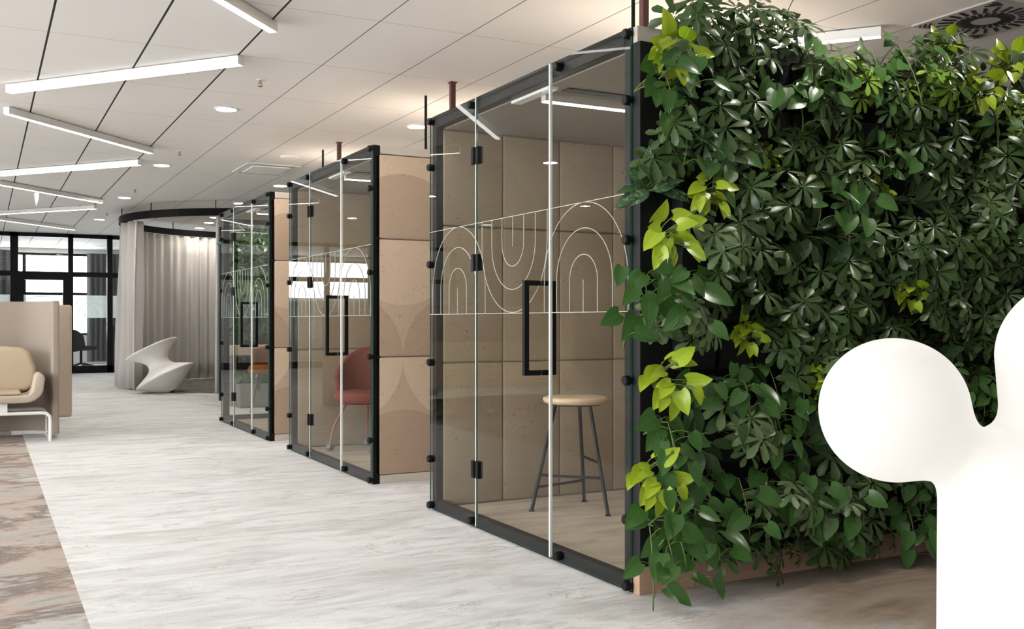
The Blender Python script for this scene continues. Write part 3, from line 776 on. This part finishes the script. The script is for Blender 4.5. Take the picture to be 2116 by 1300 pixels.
def tuft_plant(seed, n=16, size=.13):
    r = random.Random(seed); f = MB(); s_ = MB()
    for i in range(n):
        a = r.uniform(0, 2*PI); rr = r.uniform(.01, .06)
        tip = Vector((rr*math.cos(a), -r.uniform(.04, .12), rr*math.sin(a)))
        s_.tube(bend(Vector((0, 0, 0)), tip, .01, 3), .0025, 5)
        d = Vector((math.cos(a), -r.uniform(.1, .7), math.sin(a)-.25)); l = size*r.uniform(.6, 1.1)
        blade(f, tip, d, OUT*.8 + UP*.5 + rv(r, .3), l, l*.42, lance, r.uniform(.4, 1.1), .2, 8, 4, tone=r.random())
    return f, s_
KINDS = {}
def reg(kind, name, mat, gens):
    KINDS[kind] = []
    for f, s_ in gens:
        me = f.mesh(name, mat, True, fix=False); ms = s_.mesh('stems', M['stem'], True, fix=False)
        KINDS[kind].append((name, me, ms))
reg('umbrella', 'umbrella_plant', M['leaf_umbrella'], [umbrella_plant(10+i, 12 + i % 3, .16+.01*(i % 3)) for i in range(6)])
reg('pale', 'umbrella_plant', M['leaf_pale'], [umbrella_plant(110+i, 15, .15, .09) for i in range(2)])
reg('fresh', 'umbrella_plant', M['leaf_fresh'], [umbrella_plant(120+i, 14, .16, .10) for i in range(2)])
reg('heart', 'heart_leaf_vine', M['leaf_heart'], [heart_plant(30+i, 14, .108, .16+.04*i) for i in range(5)])
reg('lime', 'lime_leaf_plant', M['leaf_lime'], [lime_plant(50+i, 17+i, .10) for i in range(3)])
reg('marbled', 'marbled_leaf_plant', M['leaf_marbled'], [tuft_plant(60+i, 16, .12) for i in range(2)])
reg('dark', 'dark_leaf_plant', M['leaf_dark'], [tuft_plant(70+i, 20, .13) for i in range(3)])
made = set()
def plant(kind, x, z, label, group=None, y=GY-.06, s_=1., rot=0., tilt=0.):
    idx = rnd.randrange(len(KINDS[kind])); name, me, ms = KINDS[kind][idx]
    key = (kind, idx)
    o = bpy.data.objects.new(name, me) if key not in made else None
    if o is None:
        o = bpy.data.objects.new(name, me)
    made.add(key)
    C.objects.link(o); o.location = (x, y, z); o.scale = (s_, s_, s_); o.rotation_euler = (tilt, rot, rnd.uniform(-.25, .25))
    tag(o, label, 'plant', group)
    c = bpy.data.objects.new('stems', ms); C.objects.link(c); c.parent = o
    return o
S = (math.sin(TH), math.cos(TH))
def at(px, py, Y):      # where the sight line through a pixel of the 2116 x 1300 photograph meets the plane Y
    a = (px-1058)/2074; b = -(py-664)/2074
    d = (S[0]+a*S[1], S[1]-a*S[0], b); k = Y/d[1]
    return d[0]*k, H + d[2]*k
special = [
 ('lime', 1392, 125, 1.0, 'bright lime leaved plant at the top left corner of the plant wall'),
 ('lime', 1388, 500, 1.0, 'lime leaved plant on the left edge of the wall, above mid height'),
 ('lime', 1468, 408, .8, 'small yellow-green plant right of the marbled one, upper left of the wall'),
 ('lime', 1392, 800, 1.0, 'lime leaved plant low on the left edge, level with the stool seat'),
 ('lime', 1366, 1000, .95, 'lime leaved plant near the bottom of the left edge'),
 ('lime', 1878, 612, .75, 'small lime plant above the round globe of the lamp'),
 ('lime', 1548, 700, .7, 'sparse yellow-green plant in the dark gap left of centre'),
 ('lime', 1845, 400, .5, 'tiny yellow-green plant high right of centre in the wall'),
 ('lime', 1700, 790, .7, 'yellow-green plant just left of the globe lamp'),
 ('lime', 1610, 330, .45, 'small yellow leaf cluster high in the dark middle of the wall'),
 ('lime', 2085, 165, .9, 'yellow-green plant at the top right corner of the photo'),
 ('lime', 1960, 118, .7, 'bright yellow-green plant on top of the wall below the swirl vent'),
 ('lime', 2010, 195, .95, 'large yellow-green plant just inside the top right corner'),
 ('heart', 2050, 215, 1.0, 'glossy heart leaved plant under the top right yellow-green ones'),
 ('heart', 1860, 140, 1.0, 'heart leaved plant on the top edge left of the vent'),
 ('fresh', 2095, 235, 1.0, 'fresh green umbrella leaved plant at the right photo edge near the top'),
 ('fresh', 1920, 175, 1.0, 'fresh green umbrella leaved plant under the swirl vent'),
 ('fresh', 1760, 165, .9, 'fresh green umbrella leaved plant under the short ceiling light'),
 ('pale', 1740, 760, 1.0, 'pale green umbrella leaved plant beside the round globe of the lamp'),
 ('pale', 1950, 660, 1.0, 'pale green umbrella leaved plant between the two lamp globes'),
 ('pale', 1500, 500, 1.0, 'pale umbrella leaved plant at mid height left of centre'),
 ('pale', 1720, 1075, 1.0, 'pale green umbrella leaved plant above the plinth left of the lamp column'),
 ('pale', 2050, 430, 1.0, 'pale umbrella leaved plant near the right photo edge'),
 ('umbrella', 2000, 150, 1.0, 'umbrella leaved plant on the top edge near the right corner'),
 ('umbrella', 1650, 60, .9, 'umbrella leaved plant reaching up beside the ceiling light'),
 ('marbled', 1372, 395, 1.05, 'dark silver-marbled leaf plant on the left edge of the wall'),
 ('marbled', 1440, 1060, .8, 'marbled dark leaf plant low in the left part of the wall'),
 ('heart', 1352, 175, .95, 'heart leaved vine at the upper left corner under the lime plant'),
 ('heart', 1375, 590, 1.05, 'heart leaved vine on the left edge at eye height'),
 ('heart', 1372, 905, 1.0, 'heart leaved vine on the left edge below the stool seat level'),
 ('heart', 1345, 1105, 1.05, 'heart leaved vine at the lower left corner'),
 ('heart', 1430, 1120, 1.05, 'heart leaved vine near the floor, second from the left corner'),
 ('heart', 1500, 1010, .95, 'green vine with cream-edged leaves low in the left part'),
 ('heart', 1640, 985, 1.0, 'broad leaved vine below and left of the globe lamp'),
 ('heart', 1880, 1075, .9, 'heart leaved vine at the bottom beside the lamp column'),
 ('heart', 1600, 870, .85, 'heart leaved vine in the lower middle of the wall'),
 ('heart', 1700, 115, 1.0, 'glossy heart leaved plant on the top edge, right of the tall umbrella plant'),
 ('heart', 1790, 130, .9, 'heart leaved plant standing up on the top edge in the middle'),
 ('heart', 1560, 780, .9, 'mid green vine beside the dark gap left of centre'),
 ('heart', 1860, 300, .8, 'glossy vine leaf cluster right of centre near the top'),
 ('umbrella', 1540, 60, 1.1, 'tallest umbrella leaved plant rising above the wall top'),
 ('umbrella', 1600, 90, 1.05, 'umbrella leaved plant on the top edge beside the tallest one'),
 ('umbrella', 1490, 95, 1.05, 'umbrella leaved plant on the top edge next to the lime corner plant'),
 ('pale', 1400, 690, 1.1, 'pale green umbrella leaved plant on the left edge under eye height'),
 ('pale', 1530, 880, 1.1, 'pale umbrella leaved plant low left of centre'),
 ('pale', 1610, 1060, 1.1, 'pale umbrella leaved plant near the floor, left of centre'),
 ('umbrella', 1930, 130, .9, 'umbrella leaved plant on the top edge under the swirl vent'),
 ('umbrella', 1400, 270, 1.05, 'silvery green umbrella leaved plant at the upper left edge'),
]
pts = []
for kind, px, py, sc, lab in special:
    x, z = at(px, py, 3.19); z = min(z, 2.42)
    tl = 0
    plant(kind, x, z, lab, s_=sc, tilt=-.35 if z > 2.25 else 0, rot=rnd.uniform(-.3, .3) if kind != 'heart' else 0)
    pts.append((x, z, .13 if kind != 'lime' else .12))
# the packed rows
nrow, ncol = 11, 15
bandz = ['at the foot of the wall', 'in the lower rows', 'in the middle rows', 'in the upper rows', 'along the top']
bandx = ['near the left end', 'left of centre', 'right of centre', 'near the right end']
cnt = 0
for i in range(nrow):
    for j in range(ncol):
        x = GX0 + .24 + j*.192 + (.09 if i % 2 else 0) + rnd.uniform(-.04, .04); z = .18 + i*.212 + rnd.uniform(-.04, .04)
        if x > GX1 - .08: continue
        if any(math.hypot(x-a, z-b) < r_ for a, b, r_ in pts): continue
        q = rnd.random()
        if (x < 2.75 and z < 1.0): kind = 'heart' if q < .5 else 'dark'
        elif x < 2.58: kind = 'heart' if q < .4 else 'dark' if q < .7 else 'umbrella'
        else: kind = 'umbrella' if q < .74 else 'dark' if q < .90 else 'heart'
        bz = bandz[min(4, int(i/nrow*5))]; bx = bandx[min(3, int((x-GX0)/(GX1-GX0)*4))]
        word = {'umbrella': 'dark green umbrella leaved plant', 'heart': 'green heart leaved vine', 'dark': 'small dark pointed leaf plant', 'lime': 'small lime plant'}[kind]
        lab = '%s %s, %s' % (word, bz, bx)
        grp = '%ss %s, %s' % (word, bz, bx)
        plant(kind, x, z, lab, grp, s_=rnd.uniform(.85, 1.1), rot=rnd.uniform(-.5, .5) if kind != 'heart' else rnd.uniform(-.2, .2), tilt=-.3 if i == nrow-1 else 0)
        cnt += 1
# vine reaching round the corner over the glass
f, s_ = heart_plant(99, 12, .10, .12, .05, lean=(-.17, -.02))
o = f.build('heart_leaf_vine', M['leaf_heart'], loc=(2.47, GY-.12, 1.24), smooth=True, fix=False); tag(o, 'vine reaching out past the glass corner at eye height', 'plant')
s_.build('stems', M['stem'], o, smooth=True)
f, s_ = heart_plant(103, 10, .10, .10, .05, lean=(-.13, -.04))
o = f.build('heart_leaf_vine', M['leaf_heart'], loc=(2.44, GY-.12, .40), smooth=True, fix=False); tag(o, 'vine reaching out past the glass corner near the floor', 'plant')
s_.build('stems', M['stem'], o, smooth=True)
f, s_ = heart_plant(107, 9, .10, .10, .05, lean=(-.10, -.03))
o = f.build('heart_leaf_vine', M['leaf_heart'], loc=(2.46, GY-.12, 2.08), smooth=True, fix=False); tag(o, 'vine reaching out past the glass corner near the top', 'plant')
s_.build('stems', M['stem'], o, smooth=True)

# ------------------------------------------------------------------ second plant wall seen through the farthest booth
g2 = empty('distant_plant_wall', (2.92, 14.25, 0)); tag(g2, 'black planter wall seen through the farthest glass booth', 'planter')
MB().box((0, 0, 0), (3.4, .08, 2.35)).build('backing_panel', M['black_panel'], g2)
MB().box((0, -.012, 2.35), (3.4, .08, 2.42)).build('top_fascia', M['black_metal'], g2)
MB().box((0, -.03, 0), (.16, -.0, 2.35)).build('end_post', M['black_metal'], g2)
k2 = 0
for i in range(8):
    for j in range(10):
        x = 3.2 + j*.31 + rnd.uniform(-.05, .05); z = .75 + i*.215 + rnd.uniform(-.04, .04)
        kind = rnd.choice(['heart', 'umbrella', 'dark', 'heart', 'umbrella'])
        idx = rnd.randrange(len(KINDS[kind])); name, me, ms = KINDS[kind][idx]
        o = bpy.data.objects.new(name, me); C.objects.link(o); o.location = (x, 14.24, z); o.scale = (1.35,)*3; o.rotation_euler = (0, rnd.uniform(-.4, .4), 0)
        bz = ['low', 'at mid height', 'high'][min(2, i//3)]
        word = {'umbrella': 'umbrella leaved plant', 'heart': 'heart leaved plant', 'dark': 'dark pointed leaf plant'}[kind]
        tag(o, '%s %s on the wall behind the farthest booth' % (word, bz), 'plant', '%ss %s behind the farthest booth' % (word, bz))
# sofa and armchair in front of it
so = empty('console_table', (3.75, 13.45, 0)); tag(so, 'pale console with a thick top in front of the distant plant wall', 'table')
MB().box((-.9, -.2, .66), (.9, .25, .79)).build('tabletop', M['sofa_cushion'], so, bevel=.01)
for x in (-.85, .85): MB().box((x-.03, -.18, 0), (x+.03, .23, .66)).build('leg', M['grey_trim'], so)
lp = empty('low_planter', (3.7, 13.05, 0)); tag(lp, 'grey low planter box behind the farthest booth', 'planter')
MB().box((-.8, -.12, 0), (.8, .12, .30)).build('box', M['grey_trim'], lp, bevel=.01)
for j in range(6):
    kind = ['heart', 'umbrella'][j % 2]; name, me, ms = KINDS[kind][j % 5]
    o = bpy.data.objects.new(name, me); C.objects.link(o); o.location = (3.05+j*.25, 13.13, .42); tag(o, 'low %s plant in the grey planter behind the farthest booth' % ('heart leaved' if j % 2 == 0 else 'umbrella leaved'), 'plant', ['heart', 'umbrella'][j % 2]+' leaved plants in the grey planter')
oc = empty('orange_armchair', (3.12, 12.2, 0), R(-60)); tag(oc, 'orange brown armchair seen through the farthest booth', 'armchair')
MB().grid(lambda u, v: (.3*math.sin((u-.5)*3.6), .3*math.cos((u-.5)*3.6), .48 + (.33-.05*abs(2*u-1)**2)*v), 24, 6).build('backrest', M['orange_fabric'], oc, smooth=True).modifiers.new('s', 'SOLIDIFY').thickness = .06
MB().lathe([(0, .48), (.27, .48), (.29, .52), (.26, .57), (0, .58)], (0, 0, 0), 24).build('seat', M['orange_fabric'], oc, smooth=True)
for k in range(4):
    a = PI/4+k*PI/2; MB().tube([(.15*math.cos(a), .15*math.sin(a), .49), (.25*math.cos(a), .25*math.sin(a), 0)], .013).build('leg', M['dark_wood'], oc)

# ------------------------------------------------------------------ curtain ring
RC, RR = (4.28, 17.64), 2.25
def arc_pt(a, r, z): return (RC[0]+r*math.cos(R(a)), RC[1]+r*math.sin(R(a)), z)
tr = empty('curtain_track', (RC[0], RC[1], ZC)); tag(tr, 'black round curtain track hanging under the ceiling', 'curtain track')
def ringmesh(r0, r1, z0, z1, n=96):
    mb = MB(); vs = []; fs = []
    for k in range(n):
        a = 2*PI*k/n
        for (r, z) in ((r0, z0), (r1, z0), (r1, z1), (r0, z1)): vs.append((r*math.cos(a), r*math.sin(a), z))
    for k in range(n):
        for q in range(4): fs.append((k*4+q, k*4+(q+1) % 4, ((k+1) % n)*4+(q+1) % 4, ((k+1) % n)*4+q))
    return mb.add(vs, fs)
ringmesh(RR-.035, RR+.035, -.235, -.125).build('rail', M['track_black'], tr)
for k in range(12):
    a = 2*PI*k/12
    MB().tube([(RR*math.cos(a), RR*math.sin(a), -.126), (RR*math.cos(a), RR*math.sin(a), 0)], .008, 8).build('hanger', M['black_metal'], tr)
def ring_curtain(a0, a1, amp, per, label, seed, z0=.02, z1=2.715, spread=0., off=0.):
    rr = random.Random(seed); Larc = abs(R(a1-a0))*RR; n = int(Larc/per*16)
    ph = [rr.uniform(0, 6) for _ in range(3)]
    def fn(u, v):
        q = u*Larc/per*2*PI
        w = amp*(math.sin(q + .5*math.sin(q*.31+ph[0])) + .3*math.sin(q*.43+ph[1]))*(1.15-.25*v)
        w *= 1 + .15*math.sin(5*v+ph[2]+q*.2)
        a = a0 + (a1-a0)*(u + 0) ; r = RR + off + w + spread*(1-v)
        x, y, z = arc_pt(a, r, z0+(z1-z0)*v)
        return (x-RC[0], y-RC[1], z)
    o = MB().grid(fn, n, 9).build('curtain', M['curtain'], loc=(RC[0], RC[1], 0), smooth=True)
    m = o.modifiers.new('s', 'SOLIDIFY'); m.thickness = .005
    return tag(o, label, 'curtain', 'grey curtains on the round track')
ring_curtain(160, 199, .10, .29, 'grey curtain bunched at the left front of the ring', 5, spread=.03, off=-.08)
ring_curtain(157, -95, .045, .20, 'long grey curtain hanging round the back of the ring', 6, z0=.014)
ring_curtain(-96, -120.5, .06, .17, 'grey curtain edge beside the farthest booth', 7, spread=.06)
o = MB().lathe([(0, .001), (RR-.05, .001), (RR-.05, .012), (0, .012)], n=72).build('round_rug', M['ring_carpet'], loc=(RC[0], RC[1], 0)); tag(o, 'dark marbled round rug inside the curtain ring', 'rug')

# ------------------------------------------------------------------ spinning-top chair
def lookup(prof, n=10):
    out = []
    for (p, q) in zip(prof, prof[1:]): out += [p]
    return out + [prof[-1]]
def smoothprof(pts, sub=8):     # Catmull-Rom
    P_ = [pts[0]] + list(pts) + [pts[-1]]; out = []
    for i in range(1, len(P_)-2):
        for k in range(sub):
            t_ = k/sub; q = []
            for c in range(2):
                a, b, c_, d = (P_[i-1][c], P_[i][c], P_[i+1][c], P_[i+2][c])
                q.append(.5*((2*b)+(-a+c_)*t_+(2*a-5*b+4*c_-d)*t_*t_+(-a+3*b-3*c_+d)*t_**3))
            out.append((max(0, q[0]), q[1]))
    return out + [pts[-1]]
lower = smoothprof([(.0, 0.), (.10, .012), (.30, .13), (.455, .232)], 8)
waist = smoothprof([(.462, .258), (.33, .325), (.20, .40), (.165, .49), (.22, .58), (.32, .655), (.405, .705)], 8)
topp = smoothprof([(.408, .73), (.30, .70), (.12, .60), (0, .57)], 6)
prof = lower + [(.468, .245)] + waist + [(.413, .718)] + topp
sp = MB().lathe(prof, n=64).build('spinning_top_chair', M['white_plastic'], smooth=True)
tag(sp, 'white spinning-top chair lying tilted before the curtain ring', 'chair')
# lean so that its lower rim touches the floor on the left
lean = R(26.6)
rv_ = Vector((math.cos(TH), -math.sin(TH), 0))     # image right, along the floor
axis_dir = (Vector((0, 0, 1))*math.cos(lean) - rv_*math.sin(lean))
rotm = Vector((0, 0, 1)).rotation_difference(axis_dir).to_matrix().to_4x4()
sp.matrix_world = rotm
zs = min((rotm @ v.co).z for v in sp.data.vertices)
cxs = at(333, 760, 16.35)[0]
mid = rotm @ Vector((0, 0, .35))
sp.matrix_world = Matrix.Translation((cxs-mid.x, 16.25-mid.y, -zs)) @ rotm

# ------------------------------------------------------------------ sofa with its screen, at the left
sf = empty('screen_sofa', (0, 10.45, 0)); tag(sf, 'beige upholstered bench sofa on a white sled frame at the left edge', 'sofa')
# seat shell: profile in X-Z, swept along Y
XA, XB = -1.75, .50
def shellp(th):
    o_ = []; i_ = []
    return o_
out = [(XA, .36)] + [(XB-.16, .36)] + [(XB-.16+.16*math.sin(R(a)), .36+.14*(1-math.cos(R(a)))) for a in range(15, 91, 15)] + [(XB+.01, .58), (XB-.0, .615), (XB-.03, .63), (XB-.065, .615), (XB-.075, .58)]
inn = [(XB-.085, .52)] + [(XB-.16+.07*math.sin(R(a)), .43+.07*(1-math.cos(R(a)))) for a in range(75, -1, -15)] + [(XA, .43)]
MB().prism(out+inn, 'y', -.28, .34).build('seat_shell', M['sofa_shell'], sf, bevel=.02, seg=3)
MB().box((XA, -.24, .43), (XB-.19, .16, .47)).build('seat_cushion', M['sofa_cushion'], sf, bevel=.02, seg=3)
bk = [(XA, .44), (XB-.13, .44), (XB-.06, .50), (XB-.045, .66), (XB-.10, .82), (XB-.17, .862), (XB-.3, .87), (XA, .87)]
MB().prism(bk, 'y', .14, .30).build('backrest', M['sofa_cushion'], sf, bevel=.045, seg=4)
for xx in (XB+.055, XA+.1):
    s_ = 1 if xx > 0 else -1
    p = [(xx-s_*.55, -.22, .262), (xx-s_*.07, -.22, .262), (xx-s_*.03, -.22, .254), (xx-s_*.005, -.22, .228), (xx, -.22, .20), (xx, -.22, .0)]
    MB().tube(p, .016, 12).build('leg', M['white_metal'], sf, smooth=False)
    MB().tube([(a, .30, c) for a, b, c in p], .016, 12).build('leg', M['white_metal'], sf)
MB().tube([(XB+.055, -.22, .016), (XB+.055, .30, .016)], .012, 10).tube([(XA+.1, -.22, .016), (XA+.1, .30, .016)], .012, 10).build('floor_rail', M['white_metal'], sf)
MB().box((XA+.3, -.22, .26), (XB-.3, .28, .36)).build('seat_support', M['white_metal'], sf)
# curved screen
scn = empty('felt_screen', (0, 10.95, 0)); tag(scn, 'tall taupe felt screen curving round behind the bench sofa', 'screen')
def wrapscreen(z0, z1, th):
    cl = [(-2.0, .0), (.30, .0)] + [(.30+.30*math.sin(R(a)), -.30*(1-math.cos(R(a)))) for a in range(10, 91, 10)] + [(.61, -.55)]
    mb = MB(); n = len(cl); outl = []; inl = []
    for i, p in enumerate(cl):
        a = Vector(cl[max(0, i-1)]); b = Vector(cl[min(n-1, i+1)]); d = (b-a).normalized(); nn = Vector((d.y, -d.x))
        outl.append((p[0]+nn.x*-th/2, p[1]-nn.y*th/2)); inl.append((p[0]+nn.x*th/2, p[1]+nn.y*th/2))
    poly = outl + inl[::-1]
    return mb.prism(poly, 'z', z0, z1)
cl = [(-2.0, .0), (.28, .0)] + [(.28+.33*math.sin(R(a)), -.33*(1-math.cos(R(a)))) for a in range(10, 91, 10)] + [(.615, -.52)]
left = []; right = []
for i, p in enumerate(cl):
    a = Vector(cl[max(0, i-1)]); b = Vector(cl[min(len(cl)-1, i+1)]); d = (b-a).normalized(); nn = Vector((-d.y, d.x))
    left.append((p[0]+nn.x*.03, p[1]+nn.y*.03)); right.append((p[0]-nn.x*.03, p[1]-nn.y*.03))
MB().prism(left+right[::-1], 'z', .04, 1.30).build('screen_panel', M['sofa_screen'], scn, bevel=.012, seg=3)
MB().box((-.9, -.03, 0), (-.8, .03, .04)).build('foot', M['white_metal'], scn)
MB().box((.25, -.03, 0), (.35, .03, .04)).build('foot', M['white_metal'], scn)
sc2 = empty('felt_screen', (0, 12.25, 0)); tag(sc2, 'pale beige felt screen just behind the taupe one', 'screen')
MB().box((-2., -.03, .04), (.885, .03, 1.29)).build('screen_panel', M['sofa_screen_light'], sc2, bevel=.025, seg=4)
for x in (-1.2, .7): MB().box((x-.05, -.15, 0), (x+.05, .15, .04)).build('foot', M['white_metal'], sc2)

# ------------------------------------------------------------------ opal lamp
import bmesh
def cam_pt(px, py, D):
    lat = (px-1058)/2074*D
    return Vector((D*math.sin(TH)+lat*math.cos(TH), D*math.cos(TH)-lat*math.sin(TH), H-(py-664)/2074*D))
LD = 2.2
c1 = cam_pt(1846, 847, LD); c2 = cam_pt(2238, 738, LD); cc = cam_pt(2124, 900, LD)
r1, r2, rcol = .1575, .176, .182
base = Vector((cc.x, cc.y, 0)); topz = .79
def smin(a, b, k):
    h = max(k-abs(a-b), 0)/k; return min(a, b) - h*h*k*.25
def sdf(p):
    rad = rcol + .006*(1-p.z/.9)
    q = math.hypot(p.x-base.x, p.y-base.y); er = .10
    dx, dz = q-(rad-er), max(p.z-(topz-er+.075), -(p.z-er*.4)) if False else p.z-(topz+.075-er)
    col = math.hypot(max(dx, 0), max(dz, 0)) + min(max(dx, dz), 0) - er
    d = smin((p-c1).length-r1, col, .10)
    nk = p.copy(); nk.z = min(max(p.z, .80), c2.z); nk.x = c2.x; nk.y = c2.y
    w_ = min(1, max(0, (nk.z-.80)/(c2.z-.80)))
    return smin(d, (p-nk).length-(r2*w_+.158*(1-w_)), .06)
import itertools
bm = bmesh.new()
bmesh.ops.create_icosphere(bm, subdivisions=4, radius=r1*1.0, matrix=Matrix.Translation(c1))
bmesh.ops.create_icosphere(bm, subdivisions=4, radius=r2*1.0, matrix=Matrix.Translation(c2))
bmesh.ops.create_cone(bm, cap_ends=True, segments=48, radius1=.158, radius2=r2, depth=c2.z-.7, matrix=Matrix.Translation((c2.x, c2.y, (c2.z+.7)/2)))
bmesh.ops.create_cone(bm, cap_ends=True, segments=48, radius1=rcol, radius2=rcol, depth=topz+.06, matrix=Matrix.Translation((base.x, base.y, (topz+.06)/2)))
me = bpy.data.meshes.new('globe_lamp'); bm.to_mesh(me); bm.free()
tmp = bpy.data.objects.new('tmp', me); C.objects.link(tmp)
md = tmp.modifiers.new('r', 'REMESH'); md.mode = 'VOXEL'; md.voxel_size = .008
dg = bpy.context.evaluated_depsgraph_get(); dg.update()
me2 = bpy.data.meshes.new_from_object(tmp.evaluated_get(dg)); bpy.data.objects.remove(tmp)
for _ in range(1):
    for v in me2.vertices:
        p = v.co.copy()
        for it in range(7):
            d = sdf(p)
            if abs(d) < 2e-4: break
            e_ = .002
            g_ = Vector((sdf(p+Vector((e_, 0, 0)))-d, sdf(p+Vector((0, e_, 0)))-d, sdf(p+Vector((0, 0, e_)))-d))
            if g_.length < 1e-9: break
            p = p - g_.normalized()*d*.95
        if p.z < 0: p.z = 0
        v.co = p
me2.materials.clear(); me2.materials.append(M['opal']); me2.polygons.foreach_set('use_smooth', [True]*len(me2.polygons))
lo = bpy.data.objects.new('globe_lamp', me2); C.objects.link(lo)
m = lo.modifiers.new('sm', 'SMOOTH'); m.factor = .5; m.iterations = 6
tag(lo, 'glowing white floor lamp with globes budding from a thick column', 'lamp')

# ------------------------------------------------------------------ light
w = bpy.data.worlds.new('World'); bpy.context.scene.world = w; w.use_nodes = True
bg = w.node_tree.nodes['Background']; bg.inputs[0].default_value = (.93, .97, 1.0, 1); bg.inputs[1].default_value = 8.5
def area(name, loc, rot, sx_, sy, power, col, portal=False):
    l = bpy.data.lights.new(name, 'AREA'); l.shape = 'RECTANGLE'; l.size = sx_; l.size_y = sy; l.energy = power; l.color = col
    o = bpy.data.objects.new(name, l); C.objects.link(o); o.location = loc; o.rotation_euler = rot
    if portal: l.cycles.is_portal = True
    return o
for i, y in enumerate(ys):     # daylight through the left windows
    if y + 2.7 > YF: continue
    area('window_portal', (XL-.02, y+1.35, 1.6), (0, R(-90), 0), 2.5, 2.7, 1, (1, 1, 1), True)
for (a, b, z0, z1) in segs:
    area('window_portal', ((a+b)/2, YF-.01, (z0+z1)/2), (R(-90), 0, 0), b-a, z1-z0, 1, (1, 1, 1), True)

# ------------------------------------------------------------------ camera
cam = bpy.data.cameras.new('camera'); co = bpy.data.objects.new('camera', cam); C.objects.link(co)
cam.sensor_width = 36; cam.lens = 2074/2116*36; cam.shift_y = 14/2116; cam.clip_start = .05; cam.clip_end = 200
co.location = (0, 0, H); co.rotation_euler = (R(90), 0, -TH)
sc = bpy.context.scene; sc.camera = co
sc.view_settings.view_transform = 'Standard'; sc.view_settings.look = 'None'; sc.view_settings.gamma = 1; sc.view_settings.exposure = 1.0
sc.cycles.use_denoising = True; sc.cycles.use_adaptive_sampling = True; sc.cycles.adaptive_threshold = .02
sc.cycles.max_bounces = 8; sc.cycles.diffuse_bounces = 5; sc.cycles.glossy_bounces = 3; sc.cycles.transparent_max_bounces = 24; sc.cycles.transmission_bounces = 4
sc.cycles.caustics_reflective = False; sc.cycles.caustics_refractive = False
sc.cycles.sample_clamp_indirect = 6
print('plants', cnt, len(bpy.data.objects))
